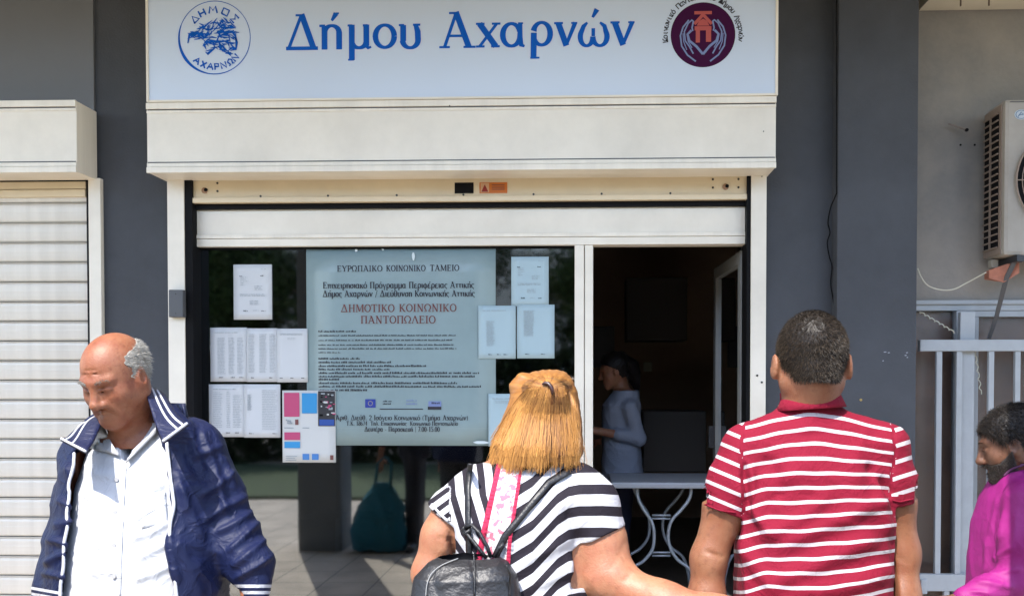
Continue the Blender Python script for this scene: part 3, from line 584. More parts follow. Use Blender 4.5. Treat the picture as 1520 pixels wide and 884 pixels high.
lines(r,P(566,0,q).x,P(580,0,q).x,[zz(596),zz(600)],q,M_ink,.008,300,.05); lines(r,P(601,0,q).x,P(619,0,q).x,[zz(595),zz(600)],q,M_lblue,.008,301,.05)
pb(563.5,606,628,607.3,M_ink); pb(636,595,655,606,M_lblue); pb(635,603,655,607.5,M_ink,dy=.0004); lines(r,P(639,0,q).x,P(654,0,q).x,[zz(599)],q-.0008,M_ink,.012,302,.02)
tx('Αριθ. Διεύθ. 2 Ισόγειο Κοινωνικό (Τμήμα Αχαρνών)',498,695,623,7.5,bold=.008); tx('Τ.Κ. 13674  Τηλ. Επικοινωνίας  Κοινωνικό Παντοπωλείο',514,680,631,6.5,bold=.006); tx('Δευτέρα - Παρασκευή | 7.00-15.00',541,653,640,7.5,bold=.008)
pb(500,635,735,635.5,M_tape,'fold_crease'); 
for a,b_,c,d in ((611,374,617,387),(526,369,531,374),(566,368,570,372),(700,654,733,659)):
    mb=MB(); A=P(a,b_,q-.001); C=P(c,d,q-.001)
    k=9; pts=[]
    for i in range(k): 
        t=2*math.pi*i/k; rr_=random.uniform(.6,1.1); pts.append(((A.x+C.x)/2+abs(C.x-A.x)/2*rr_*math.cos(t),q-.001,(A.z+C.z)/2+abs(C.z-A.z)/2*rr_*math.sin(t)))
    mb.v=pts; mb.f=[tuple(range(k))]; mb.build('torn_spot',mat('torn_paper',(0.6,0.68,0.7),.6),r)

# ---- small fittings on the wall
e=empty('intercom_box',P(260,470,4.93),'small dark grey box fixed on the left shutter rail','intercom box')
b_=box('box_cover',mat('grey_plastic',(0.085,0.088,0.095),.5,bump=.05,bscale=50),e,X(250,4.92,450),X(271.5,4.92,450),4.92,4.963,Z(470.5,4.92,260),Z(429.5,4.92,260),.006)
screw(e,X(261,4.92,450),4.917,Z(436,4.92,260),.003); screw(e,X(261,4.92,450),4.917,Z(465,4.92,260),.003)
def cable(name,pts,r_,m,label,cat='cable',Y=None):
    V=[P(a,b__,c) for a,b__,c in pts]
    # smooth
    out=[]
    for i in range(len(V)-1):
        p0=V[max(i-1,0)];p1=V[i];p2=V[i+1];p3=V[min(i+2,len(V)-1)]
        for k in range(6):
            t=k/6; out.append(0.5*((2*p1)+(p2-p0)*t+(2*p0-5*p1+4*p2-p3)*t*t+(3*p1-p0-3*p2+p3)*t**3))
    out.append(V[-1]); o=MB().tube(out,r_,6).build(name,m,None,True); return tag(o,label,cat)
cable('wall_cable',[(1242,286,4.88),(1238,296,4.9),(1233,308,4.94),(1229,330,4.96),(1232,345,4.97),(1228,360,4.96),(1231,380,4.97),(1235,396,4.97),(1233,420,4.97),(1236,440,4.97),(1239,463,4.96),(1238,520,4.96)],.004,M_black,'thin black cable hanging loose down the corner of the grey pillar')
cable('overhead_wire',[(1242,0,4.885),(1242,150,4.885),(1242,288,4.885)],.004,M_black,'straight black cable running down the edge of the grey pillar')
cable('white_wire',[(1362,398,5.0),(1368,412,5.0),(1378,424,5.02),(1397,430,5.03),(1416,429,5.03),(1436,419,5.03),(1464,404,4.98)],.0035,M_wire,'pale drooping cable between the grey pillar and the air conditioner')
pts=[]
for i in range(26):
    t=i/25; a=(1364+(1418-1364)*t, 462+(494-462)*t); pts.append((a[0]+1.5*math.cos(i*1.9),a[1]+1.6*math.sin(i*1.9),5.03+.004*math.sin(i*1.9)))
cable('twisted_wire',pts,.0028,M_wire,'twisted pale wire crossing the upper window pane beside the pillar')
pts=[(1447+9*(i/18)+1.6*math.cos(i*1.8),522+62*(i/18)**1.1+1*math.sin(i*1.8),5.06+.004*math.sin(i*1.9)) for i in range(19)]
cable('twisted_wire',pts,.0028,M_wire,'twisted pale wire hanging below the gate top rail')
cable('wall_stub',[(1408,184,5.12),(1418,187,5.11),(1427,190,5.1),(1434,193,5.08)],.006,mat('stub_pipe',(0.2,0.17,0.15),.6),'short bent pipe stub sticking out of the plaster wall','pipe')
o=MB().disc((X(1435,5.07,193),0,Z(193,5.07,1435)),.009,10,5.065,.01).build('stub_hole',M_black,None); tag(o,'small dark hole at the end of the wall pipe stub','hole')
for i,(a,b__) in enumerate(((1426,215),(1447,215))):
    o=MB().disc((X(a,RY-.003,b__),0,Z(b__,RY-.003,a)),.006,8,RY-.003,.004).build('wall_hole',M_black,None); tag(o,['left','right'][i]+' drilled hole of the pair in the plaster wall under the pipe stub','hole')
for i,(a,b__,yy) in enumerate(((1278,593,4.9),)):
    o=MB().disc((X(a,yy-.003,b__),0,Z(b__,yy-.003,a)),.007,8,yy-.004,.004).build('wall_plug',mat('plug_ochre',(0.35,0.25,0.08),.6),None); tag(o,'tiny ochre wall plug in the grey pillar beside the striped man','plug')

# ---- air conditioner
ay0,ay1=4.88,5.11
ac=empty('air_conditioner',P(1500,388,5.0),'beige outdoor air conditioner unit hung on the plaster wall at the right edge','air conditioner')
ax0=X(1489,ay0,300); axb=ax0; az0,az1=Z(379,ay0,1500),Z(147,ay0,1500); ax1=ax0+0.82
cs=box('casing',M_acw,ac,ax0+.004,ax1,ay0,ay1,az0,az1,.022)
box('casing_seam',M_dark,cs,ax0+.03,ax1-.02,ay0-.0015,ay0+.002,az1-.016,az1-.0135,0)
box('side_plate',M_acs,ac,ax0-.002,ax0+.003,ay0+.025,ay1-.004,az0+.012,az1-.02,.001)
box('grille_recess',M_black,ac,ax0-.004,ax0-.001,ay0+.05,ay1-.012,az0+.05,az1-.06,0)
nr=20
for i in range(nr+1):
    z_=az0+.05+(az1-.06-az0-.05)*i/nr
    o=MB().box(ax0-.012,ax0-.0045,ay0+.048,ay1-.010,z_-.0035,z_+.0035).build('louvre',M_acs,ac)
box('louvre_divider',M_acs,ac,ax0-.013,ax0-.0042,(ay0+ay1)/2+.018,(ay0+ay1)/2+.026,az0+.05,az1-.06,0)
fc=((X(1507,ay0,260)+.27),0,Z(268,ay0,1510))
fr=MB().disc(fc,.262,48,ay0-.004,.004).build('fan_recess',M_black,ac)
def ring(c,r_,y,tr=.004,n=48): return MB().tube([(c[0]+r_*math.cos(2*math.pi*i/n),y,c[2]+r_*math.sin(2*math.pi*i/n)) for i in range(n+1)],tr,6,False)
for r_ in (.27,.24,.21,.18,.15,.12,.09,.05): ring(fc,r_,ay0-.014,.005 if r_>.25 else .0025).build('grille_ring',M_acs,fr,True)
for k in range(12):
    a=k*math.pi/6; MB().tube([(fc[0]+.05*math.cos(a),ay0-.016,fc[2]+.05*math.sin(a)),(fc[0]+.27*math.cos(a),ay0-.016,fc[2]+.27*math.sin(a))],.003,5).build('grille_spoke',M_acs,fr)
for k in range(3):
    a=k*2.1; u=Vector((math.cos(a),0,math.sin(a))); v_=Vector((-math.sin(a),0,math.cos(a))); c=Vector((fc[0],ay0-.006,fc[2]))
    MB().add([c+u*.04-v_*.02,c+u*.22-v_*.09,c+u*.23+v_*.05,c+u*.04+v_*.02],[(0,1,2,3)]).build('fan_blade',mat('fan_blade_grey',(0.12,0.12,0.12),.5),fr)
bc=P(1516,170,ay0-.003)
bg_=MB().disc(bc,.034,28,ay0-.003,.003,rz=.026).build('round_badge',mat('badge_pale',(0.45,0.5,0.55),.4),ac)
ik=Ink(bc,.034,.026,ay0-.0042,None); a,b__=arc(0,0,.82,.82,0,360,28,.16,.12); ik.rib(a,b__); ik.rib([(-.5,-.45),(0,.5),(.2,-.1)],.2); ik.rib([(-.35,-.15),(.55,.1)],.16); ik.mb.build('badge_mark',M_glassb,bg_)
MB().tube([P(1508,384,4.9),P(1494,412,4.95),P(1479,470,5.06),P(1468,502,5.12)],[.016,.016,.015,.013],4).build('support_strut',mat('strut_grey',(0.09,0.09,0.095),.55,metal=.3),ac)
box('support_arm',M_dark,ac,ax0+.06,ax0+.10,4.85,5.15,az0-.035,az0-.002,.002)
box('rubber_foot',mat('foot_beige',(0.3,0.27,0.22),.7),ac,X(1466,5.05,390),X(1476,5.05,390),5.0,5.05,Z(399,5.05,1470),Z(387,5.05,1470),.003)
br=MB(); a=P(1468,404,5.0); c=P(1513,391,4.92)
br.add([a+Vector((0,0,-.03)),a+Vector((0,0,.012)),c+Vector((0,0,.02)),c+Vector((0,0,-.05)),a+Vector((0.01,.08,-.03)),a+Vector((0.01,.08,.012)),c+Vector((0,.12,.02)),c+Vector((0,.12,-.05)),P(1490,419,4.95)],[(0,3,2,1),(4,5,6,7),(1,2,6,5),(0,1,5,4),(2,3,7,6),(0,8,3),(4,7,8),(0,4,8),(3,8,7)])
tag(br.build('orange_wrapping',M_tan,None),'crumpled orange wrapping around the pipes below the air conditioner','wrapping')

# ---- window and gate on the right
wy=RY+.01
gw=empty('side_window',P(1450,860,wy),'tall side window in pale blue grey frame behind the metal gate','window')
xL=X(1360,4.9)-.1
box('top_rail',M_gate,gw,xL,6.4,wy-.02,wy+.05,Z(461,wy,1450),Z(447,wy,1450),.003)
box('top_cap',M_gate,gw,xL,6.4,wy-.035,wy-.021,Z(452,wy,1450),Z(447,wy,1450)+.004,.002)
box('mullion',M_gate,gw,X(1420,wy-.02,480),X(1447,wy-.02,480),wy-.018,wy+.05,0.02,Z(461,wy,1450)-.001,.004)
box('transom',M_gate,gw,X(1447,wy-.02,480)+.001,6.4,wy-.012,wy+.045,Z(470,wy,1450),Z(461,wy,1450)-.001,.002)
box('sash_stile',M_gate,gw,X(1447,wy-.01,480)+.001,X(1453,wy-.01,480),wy-.010,wy+.045,.02,Z(470,wy,1450)-.001,.002)
box('window_pane',M_glass3,gw,xL,6.4,wy+.02,wy+.026,.02,Z(462,wy,1450),0)
box('brown_paper_lining',M_brown,gw,xL,6.4,wy+.05,wy+.055,.02,Z(462,wy,1450),0)
gy=5.02
gt=empty('metal_gate',P(1450,860,gy),'pale blue grey barred metal gate standing in front of the side window','gate')
box('gate_top_rail',M_gate,gt,X(1364,gy,510),6.0,gy-.02,gy+.02,Z(521,gy,1450),Z(504,gy,1450),.004)
box('gate_bottom_rail',M_gate,gt,X(1362,gy,860),6.0,gy-.02,gy+.02,Z(876,gy,1450),Z(851,gy,1450),.004)
box('gate_rail_lug',M_gate,gt,X(1364,gy,860),X(1374,gy,860),gy-.03,gy+.01,Z(880,gy,1450),Z(858,gy,1450),.006)
z1_,z0_=Z(521,gy,1450)-.001,Z(851,gy,1450)+.001
px_=[(1392,4.2),(1421.5,4),(1469,4),(1508,4)]
for a,wd in px_: MB().box(X(a-wd,gy,680),X(a+wd,gy,680),gy-.012,gy+.012,z0_,z1_,.002).build('gate_bar',M_gate,gt)
for k in range(5): a=1546+38*k; MB().box(X(a-4,gy,680),X(a+4,gy,680),gy-.012,gy+.012,z0_,z1_,.002).build('gate_bar',M_gate,gt)
box('gate_post',M_gate,gt,X(1427,gy,600),X(1449,gy,600),gy+.022,gy+.06,0,Z(462,gy,1450),.004)
for a in (1400,1500,1600): box('gate_foot',M_gate,gt,X(a,gy,860),X(a+8,gy,860),gy-.015,gy+.015,0,Z(876,gy,1450)-.001,.002)
# paint marks on the pillar
mk=MB()
for a,b__,L in ((1312,523,4),(1318,524,3),(1345,524,3),(1343,528,3),(1310,536,2),(1346,531,2)): 
    p_=P(a,b__,4.9-.002); mk.add([(p_.x,p_.y,p_.z),(p_.x+L*.0036,p_.y,p_.z+.002),(p_.x+L*.003,p_.y,p_.z+.006),(p_.x-.001,p_.y,p_.z+.005)],[(0,1,2,3)])
mk.build('paint_chips',mat('chip_pale',(0.3,0.32,0.36),.7),bd)['kind']='stuff'

# ---- inside the shop
TY=6.1
zt=Z(708,TY,980)
tb=empty('folding_table',P(1000,850,TY),'white folding table with curved steel legs just inside the doorway','table')
tx0=X(907,TY-.3,712); 
box('tabletop',M_table,tb,tx0,tx0+1.25,TY-.3,TY+.3,zt-.04,zt,.012)
def curve_leg(pts,r_=.011):
    out=[]
    V=[P(a,b__,TY-.22) for a,b__ in pts]
    for i in range(len(V)-1):
        p0=V[max(i-1,0)];p1=V[i];p2=V[i+1];p3=V[min(i+2,len(V)-1)]
        for k in range(5):
            t=k/5; out.append(0.5*((2*p1)+(p2-p0)*t+(2*p0-5*p1+4*p2-p3)*t*t+(3*p1-p0-3*p2+p3)*t**3))
    out.append(V[-1]); return out
for dy in (0,.42):
  for pts in ([(946,718),(947,738),(955,755),(968,775),(971,795),(968,815),(955,832),(935,846),(925,880)],[(1026,718),(1024,738),(1012,755),(997,772),(992,792),(995,812),(1006,830),(1025,846),(1035,880)]):
    o_=curve_leg(pts); o_=[p_+Vector((0,dy,0)) for p_ in o_]; o_[-1].z=FL
    MB().tube(o_,.011,8).build('leg',M_tleg,tb,True)
for a,b__ in ((764,969),(819,969),(769,969),(824,969)): 
    q1=P(968,a,TY-.22); q2=P(995,a,TY-.22); MB().tube([q1,q2],.007,6).build('leg_brace',M_tleg,tb,True)
for a in (946,1026): MB().tube([P(a,719,TY-.22),P(a,719,TY+.20)],.009,6).build('leg_stay',M_tleg,tb,True)
def inner(name,px0,py0,px1,py1,Y,d,m,label,cat,bev=.006):
    a=P(px0,py0,Y); c=P(px1,py1,Y); o=box(name,m,None,a.x,c.x,Y,Y+d,c.z,a.z,bev); return tag(o,label,cat)
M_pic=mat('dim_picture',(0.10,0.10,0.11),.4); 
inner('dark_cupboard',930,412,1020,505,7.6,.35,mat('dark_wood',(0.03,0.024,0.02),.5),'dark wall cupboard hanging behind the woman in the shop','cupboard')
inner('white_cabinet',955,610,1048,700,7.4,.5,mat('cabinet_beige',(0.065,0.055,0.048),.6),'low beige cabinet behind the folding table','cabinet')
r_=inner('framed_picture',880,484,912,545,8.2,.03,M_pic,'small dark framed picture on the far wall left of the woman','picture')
r_=inner('wall_notice',955,537,968,551,8.4,.01,mat('notice_cream',(0.4,0.38,0.3),.6),'tiny pale notice on the far wall right of the woman','notice')
# things on the side wall
o=MB().box(1.53,1.548,6.6,7.2,1.55,2.15,.004).build('side_picture',M_pic,None); tag(o,'dark framed picture on the side wall by the open door','picture')
o=MB().box(1.53,1.548,7.5,7.9,2.1,2.4,.004).build('side_picture',M_pic,None); tag(o,'smaller framed picture deeper in along the side wall','picture')
b_=empty('stock_carton',(-1.7,6.4,FL),'brown cardboard carton standing inside behind the dark window','carton')
box('carton_body',mat('cardboard',(0.3,0.2,0.11),.8),b_,-2.0,-1.4,6.3,6.7,FL,FL+.45,.004); box('carton_tape',M_tape,b_,-1.73,-1.67,6.299,6.701,FL+.2,FL+.4512,0)

# ---- across the street: what the glass reflects
def tree(x,y,h,r_,seed,label,cz=None):
    rr=random.Random(seed); t=empty('street_tree',(x,y,0),label,'tree','trees across the walk')
    base=(x,y,0); mb=MB(); cz=cz or h*.62
    top=Vector((x+rr.uniform(-.2,.2),y,cz)); mb.tube([base,(x+.05,y,h*.25),top],[.16,.12,.06],9)
    for k in range(9):
        a=rr.uniform(0,6.28); s_=Vector((x,y,0)).lerp(top,rr.uniform(.55,1)); e_=s_+Vector((math.cos(a)*r_*.7,math.sin(a)*r_*.7,rr.uniform(.3,1)*r_*.8)); mb.tube([s_,s_.lerp(e_,.5)+Vector((0,0,.1)),e_],[.05,.035,.012],6)
    mb.build('trunk',mat('bark',(0.10,0.075,0.055),.9,bump=.5,bscale=20),t,True)
    N=16000; c=rng.normal(size=(26,3)); c/=np.linalg.norm(c,axis=1)[:,None]; c*=rng.uniform(.2,.8,(26,1)); 
    idx=rng.integers(0,26,N); p=c[idx]+rng.normal(size=(N,3))*.17; p*=np.array([r_,r_,(h-cz)*1.0]); p+=np.array([x,y,cz+(h-cz)*.3])
    u=rng.normal(size=(N,3)); u/=np.linalg.norm(u,axis=1)[:,None]; w_=np.cross(u,rng.normal(size=(N,3))); w_/=np.linalg.norm(w_,axis=1)[:,None]
    s=rng.uniform(.05,.09,(N,1)); v=np.stack([p-u*s,p+w_*s*.5,p+u*s,p-w_*s*.5],1).reshape(-1,3)
    me=bpy.data.meshes.new('crown'); me.from_pydata(v.tolist(),[],(np.arange(N*4).reshape(-1,4)).tolist()); link('crown',me,mat('foliage',(0.035,0.055,0.016),.95,spec=.1,var=.4,vscale=2),t)
tree(-6.8,-8.5,5.2,2.2,1,'broad leafy street tree beyond the lawn at the far left of the walk'); tree(-3.2,-8.8,5.6,2.4,2,'tall leafy street tree in the middle of the row beyond the lawn'); tree(0.8,-8.3,4.8,2.1,3,'lower leafy street tree nearest the right end of the lawn'); tree(4.6,-9.5,5.8,2.5,4,'tallest leafy street tree at the right of the row'); tree(-10.5,-9.5,5.6,2.5,5,'leafy street tree at the outer left of the row')
ob=empty('opposite_building',(0,-30,0),'pale rendered building across the street with rows of windows','building')
box('wall',mat('opposite_render',(0.34,0.31,0.26),.8,var=.06,vscale=1),ob,-22,18,-35,-30,0,7.5,0)
for i in range(9):
    for j in range(2):
        o=box('window',mat('dark_window',(0.03,0.035,0.04),.2),ob,-19+i*4,-17.4+i*4,-29.98,-29.9,1+j*3.3,2.9+j*3.3,.01)

def added_hedge():  # unseen row added to darken what the shop window reflects
    N=60000; p=np.stack([rng.uniform(-14,7,N),rng.uniform(-7.1,-6.3,N),rng.uniform(0,2.2,N)],1); p[:,2]+=.15*np.sin(p[:,0]*2)
    u=rng.normal(size=(N,3)); u/=np.linalg.norm(u,axis=1)[:,None]; w_=np.cross(u,rng.normal(size=(N,3))); w_/=np.linalg.norm(w_,axis=1)[:,None]; s=rng.uniform(.05,.10,(N,1))
    v=np.stack([p-u*s,p+w_*s*.5,p+u*s,p-w_*s*.5],1).reshape(-1,3); me=bpy.data.meshes.new('added_hedge'); me.from_pydata(v.tolist(),[],np.arange(N*4).reshape(-1,4).tolist())
    tag(link('added_hedge',me,mat('added_hedge_leaves',(0.018,0.027,0.010),.95,spec=.1,var=.4,vscale=2)),'tall dark leaf row added beyond the lawn to darken the window reflections','added_hedge',kind='stuff')
added_hedge()
# ================================================================ SCULPTING TOOLS (distance fields meshed with surface nets)
def ss(a,b,x): t=np.clip((x-a)/(b-a),0,1); return t*t*(3-2*t)
class Field:
    def __init__(s,xs,ys,zs):
        s.ax=[np.asarray(a,np.float32) for a in (xs,ys,zs)]; s.d=np.full([len(a) for a in s.ax],1.0,np.float32)
    @staticmethod
    def axis(lo,hi,h,fine=None,hf=None):
        if fine is None: return np.arange(lo,hi+h,h)
        a,b=fine; out=[]
        out+=list(np.arange(lo,a,h)) if lo<a else []
        out+=list(np.arange(max(a,lo),min(b,hi),hf)); 
        if hi>b: out+=list(np.arange(b,hi+h,h))
        return np.array(sorted(set(np.round(out,5))))
    def sub(s,lo,hi):
        sl=[]
        for a,l_,h_ in zip(s.ax,lo,hi):
            i=max(0,int(np.searchsorted(a,l_))-1); j=min(len(a),int(np.searchsorted(a,h_))+1)
            if j-i<1: return None
            sl.append(slice(i,j))
        g=np.meshgrid(*[a[q] for a,q in zip(s.ax,sl)],indexing='ij',sparse=True)
        return tuple(sl),g
    def put(s,fn,lo,hi,k=0.02,op='add'):
        m=max(k,0.012)+.01; r=s.sub([q-m for q in lo],[q+m for q in hi])
        if r is None: return s
        sl,g=r; e=fn(*g).astype(np.float32); c=s.d[sl]
        if op=='add':
            h_=np.clip(.5+.5*(c-e)/k,0,1) if k>1e-5 else None
            s.d[sl]=np.minimum(c,e) if h_ is None else c*(1-h_)+e*h_-k*h_*(1-h_)
        elif op=='cut':
            e=-e; h_=np.clip(.5-.5*(c-e)/max(k,1e-5),0,1); s.d[sl]=c*(1-h_)+e*h_+max(k,0)*h_*(1-h_)
        return s
    def cap(s,a,b,ra,rb=None,k=.02,op='add'):
        rb=ra if rb is None else rb; a=np.array(a,float); b=np.array(b,float); r=max(ra,rb)
        ba=b-a; L=float(ba@ba)+1e-9
        def fn(x,y,z):
            t=np.clip(((x-a[0])*ba[0]+(y-a[1])*ba[1]+(z-a[2])*ba[2])/L,0,1)
            return np.sqrt((x-a[0]-ba[0]*t)**2+(y-a[1]-ba[1]*t)**2+(z-a[2]-ba[2]*t)**2)-(ra+(rb-ra)*t)
        return s.put(fn,np.minimum(a,b)-r,np.maximum(a,b)+r,k,op)
    def chain(s,pts,rs,k=.02,op='add'):
        for i in range(len(pts)-1): s.cap(pts[i],pts[i+1],rs[i],rs[i+1],k,op)
        return s
    def ell(s,c,r,M=None,k=.02,op='add'):
        c=np.array(c,float); r=np.array(r,float); Rm=np.eye(3) if M is None else np.array(M)
        def fn(x,y,z):
            X_=x-c[0];Y_=y-c[1];Z_=z-c[2]
            u=(Rm[0,0]*X_+Rm[1,0]*Y_+Rm[2,0]*Z_); v=(Rm[0,1]*X_+Rm[1,1]*Y_+Rm[2,1]*Z_); w_=(Rm[0,2]*X_+Rm[1,2]*Y_+Rm[2,2]*Z_)
            k0=np.sqrt((u/r[0])**2+(v/r[1])**2+(w_/r[2])**2); k1=np.sqrt((u/r[0]**2)**2+(v/r[1]**2)**2+(w_/r[2]**2)**2)
            return k0*(k0-1)/np.maximum(k1,1e-6)
        m=r.max(); return s.put(fn,c-m,c+m,k,op)
    def loft(s,secs,p=2.4,k=.02,op='add',grow=0.0):
        """secs: rows (z, centre x, centre y, half width, half depth) from low to high"""
        A=np.array(sorted(secs),float); zz=A[:,0]
        def fn(x,y,z):
            f=lambda i: np.interp(z,zz,A[:,i])
            ax_=f(3)+grow; ay_=f(4)+grow; q=((np.abs(x-f(1))/ax_)**p+(np.abs(y-f(2))/ay_)**p)**(1/p)
            d=(q-1)*np.minimum(ax_,ay_)
            e=np.maximum(zz[0]-z,z-zz[-1]); return np.where(e>0,np.sqrt(np.maximum(d,0)**2+e**2),np.maximum(d,e))
        w_=A[:,3].max()+grow; dd=A[:,4].max()+grow
        return s.put(fn,(A[:,1].min()-w_,A[:,2].min()-dd,zz[0]),(A[:,1].max()+w_,A[:,2].max()+dd,zz[-1]),k,op)
    def plane_cut(s,pt,nrm,lo,hi,k=.004):
        """remove what lies on the side nrm points to, inside the box lo..hi"""
        pt=np.array(pt,float); n=np.array(nrm,float); n/=np.linalg.norm(n)
        r=s.sub(lo,hi); sl,(x,y,z)=r
        e=((x-pt[0])*n[0]+(y-pt[1])*n[1]+(z-pt[2])*n[2]).astype(np.float32); c=s.d[sl]
        h_=np.clip(.5-.5*(c-e)/k,0,1); s.d[sl]=c*(1-h_)+e*h_+k*h_*(1-h_); return s
    def at(s,p):
        p=np.atleast_2d(p); idx=[];fr=[]
        for k,a in enumerate(s.ax):
            i=np.clip(np.searchsorted(a,p[:,k])-1,0,len(a)-2); idx.append(i); fr.append(np.clip((p[:,k]-a[i])/(a[i+1]-a[i]),0,1))
        o=0
        for dx in(0,1):
            for dy in(0,1):
                for dz in(0,1):
                    o=o+s.d[idx[0]+dx,idx[1]+dy,idx[2]+dz]*(fr[0] if dx else 1-fr[0])*(fr[1] if dy else 1-fr[1])*(fr[2] if dz else 1-fr[2])
        return o
    def front(s,x,z):
        """y of the surface met first when coming from the camera side, or nan"""
        ys=s.ax[1]; p=np.stack([np.full(len(ys),x),ys,np.full(len(ys),z)],1); v=s.at(p); i=np.argmax(v<0)
        if v[i]>=0 or i==0: return float('nan')
        t=v[i-1]/(v[i-1]-v[i]); return float(ys[i-1]+(ys[i]-ys[i-1])*t)
    def hit(s,px,py,Y0):
        Y=Y0
        for _ in range(4):
            q_=P(px,py,Y); y=s.front(q_.x,q_.z)
            if math.isnan(y): return None
            Y=y
        return P(px,py,Y)
    def mesh(s):
        d=s.d; S=d<0; nx,ny,nz=d.shape
        n=np.zeros((nx-1,ny-1,nz-1),np.int8)
        for dx in(0,1):
            for dy in(0,1):
                for dz in(0,1): n+=S[dx:nx-1+dx,dy:ny-1+dy,dz:nz-1+dz]
        act=(n>0)&(n<8); I=np.argwhere(act); vid=np.full(act.shape,-1,np.int64); vid[tuple(I.T)]=np.arange(len(I))
        acc=np.zeros((len(I),3)); cnt=np.zeros(len(I))
        C8=[(a,b,c) for a in(0,1) for b in(0,1) for c in(0,1)]
        val={c:d[I[:,0]+c[0],I[:,1]+c[1],I[:,2]+c[2]].astype(float) for c in C8}
        for c in C8:
            for ax in range(3):
                if c[ax]: continue
                e=list(c); e[ax]=1; e=tuple(e); v0,v1=val[c],val[e]; m=(v0<0)!=(v1<0)
                t=np.where(m,v0/np.where(m,v0-v1,1),0); p=np.tile(np.array(c,float),(len(I),1)); p[:,ax]+=t
                acc[m]+=p[m]; cnt[m]+=1
        acc/=cnt[:,None]; V=np.zeros_like(acc)
        for k in range(3):
            a=s.ax[k].astype(float); V[:,k]=a[I[:,k]]+(a[I[:,k]+1]-a[I[:,k]])*acc[:,k]
        Q=[]
        for ax in range(3):
            sl0=[slice(1,-1)]*3; sl1=[slice(1,-1)]*3; sl0[ax]=slice(0,-1); sl1[ax]=slice(1,None)
            a=S[tuple(sl0)]; b=S[tuple(sl1)]; E=np.argwhere(a!=b)
            if not len(E): continue
            base=E.copy(); 
            for k in range(3):
                if k!=ax: base[:,k]+=1
            o1,o2=[(1,2),(2,0),(0,1)][ax]
            def g(u,v):
                q=base.copy(); q[:,o1]-=u; q[:,o2]-=v; return vid[q[:,0],q[:,1],q[:,2]]
            q=np.stack([g(0,0),g(1,0),g(1,1),g(0,1)],1); ins=a[tuple(E.T)]
            q[~ins]=q[~ins][:,::-1]; Q.append(q)
        Q=np.concatenate(Q); Q=Q[(Q>=0).all(1)]; return V,Q
def tuck(Fb,Fs,mask,gap=.006):
    """keep the body just inside a garment wherever mask says it is covered"""
    I=np.argwhere(Fb.d<.012); p=np.stack([Fb.ax[k][I[:,k]] for k in range(3)],1).astype(float)
    m=mask(p[:,0],p[:,1],p[:,2]); I=I[m]; p=p[m]; e=(Fs.at(p)+gap).astype(np.float32); t=tuple(I.T); Fb.d[t]=np.maximum(Fb.d[t],e)
def copyf(Fs): q_=Field(*Fs.ax); q_.d=Fs.d.copy(); return q_
def normals(V,Q):
    a=V[Q[:,2]]-V[Q[:,0]]; b=V[Q[:,3]]-V[Q[:,1]]; n=np.cross(a,b); N=np.zeros_like(V)
    for k in range(4): np.add.at(N,Q[:,k],n)
    return N/np.maximum(np.linalg.norm(N,axis=1),1e-9)[:,None]
def relax(V,Q,it=2,lam=.5):
    for _ in range(it):
        A=np.zeros_like(V); c=np.zeros(len(V))
        for k in range(4):
            j=Q[:,(k+1)%4]; i=Q[:,k]; np.add.at(A,i,V[j]); np.add.at(c,i,1); np.add.at(A,j,V[i]); np.add.at(c,j,1)
        V=V+lam*(A/np.maximum(c,1)[:,None]-V)
    return V
def crinkle(V,freq,amp,seed,aniso=(1,1,1),octs=3):
    """sharp little ridges as cloth makes"""
    r_=np.random.default_rng(seed); o=np.zeros(len(V)); p=V*np.array(aniso)
    for i in range(octs):
        f=freq*1.9**i
        for j in range(3):
            d=r_.normal(size=3); d/=np.linalg.norm(d); e=r_.normal(size=3)
            ph=p@d*f+1.6*np.sin(p@e*f*.45+r_.uniform(0,6))+r_.uniform(0,6)
            o+=amp/1.8**i*((1-np.abs(np.sin(ph)))**2-.3)*(.5+.5*np.sin(p@r_.normal(size=3)*f*.35+r_.uniform(0,6)))
    return o
def pxof(V):
    """photo pixel of world points (used to read measured outlines)"""
    M=np.array(ROT); q=(V-np.array([0,0,H]))@M; t=-q[:,2]; return CX+q[:,0]/t*F, CY-q[:,1]/t*F
def folds(V,N,lst,facing=-1):
    """lst rows: (x0,y0,x1,y1,width px,height m) measured on the photograph, camera-facing side"""
    px,py=pxof(V); o=np.zeros(len(V)); m=(N[:,1]*facing>-.2)
    for x0,y0,x1,y1,w_,a in lst:
        dx,dy=x1-x0,y1-y0; L=math.hypot(dx,dy); u=((px-x0)*dx+(py-y0)*dy)/L/L; v=((px-x0)*dy-(py-y0)*dx)/L
        v=v+ .18*w_*np.sin(u*5+x0)
        o+=a*np.exp(-(v/w_)**2)*ss(-.15,.15,u)*(1-ss(.85,1.15,u))
    return o*m
def skin_mesh(name,V,Q,m,parent,attrs=None,smooth=True):
    me=bpy.data.meshes.new(name); base=Vector(parent.location) if parent is not None else Vector((0,0,0))
    if parent is not None and parent.parent is not None: base+=Vector(parent.parent.location)
    me.from_pydata((V-np.array(base)).tolist(),[],Q.tolist())
    if attrs:
        for k,v in attrs.items():
            a=me.attributes.new(k,'FLOAT','POINT'); a.data.foreach_set('value',np.asarray(v,np.float32))
    for x in (m if isinstance(m,(list,tuple)) else [m]): me.materials.append(x)
    o=bpy.data.objects.new(name,me); COL.objects.link(o)
    if parent is not None: o.parent=parent
    if smooth: me.shade_smooth()
    return o
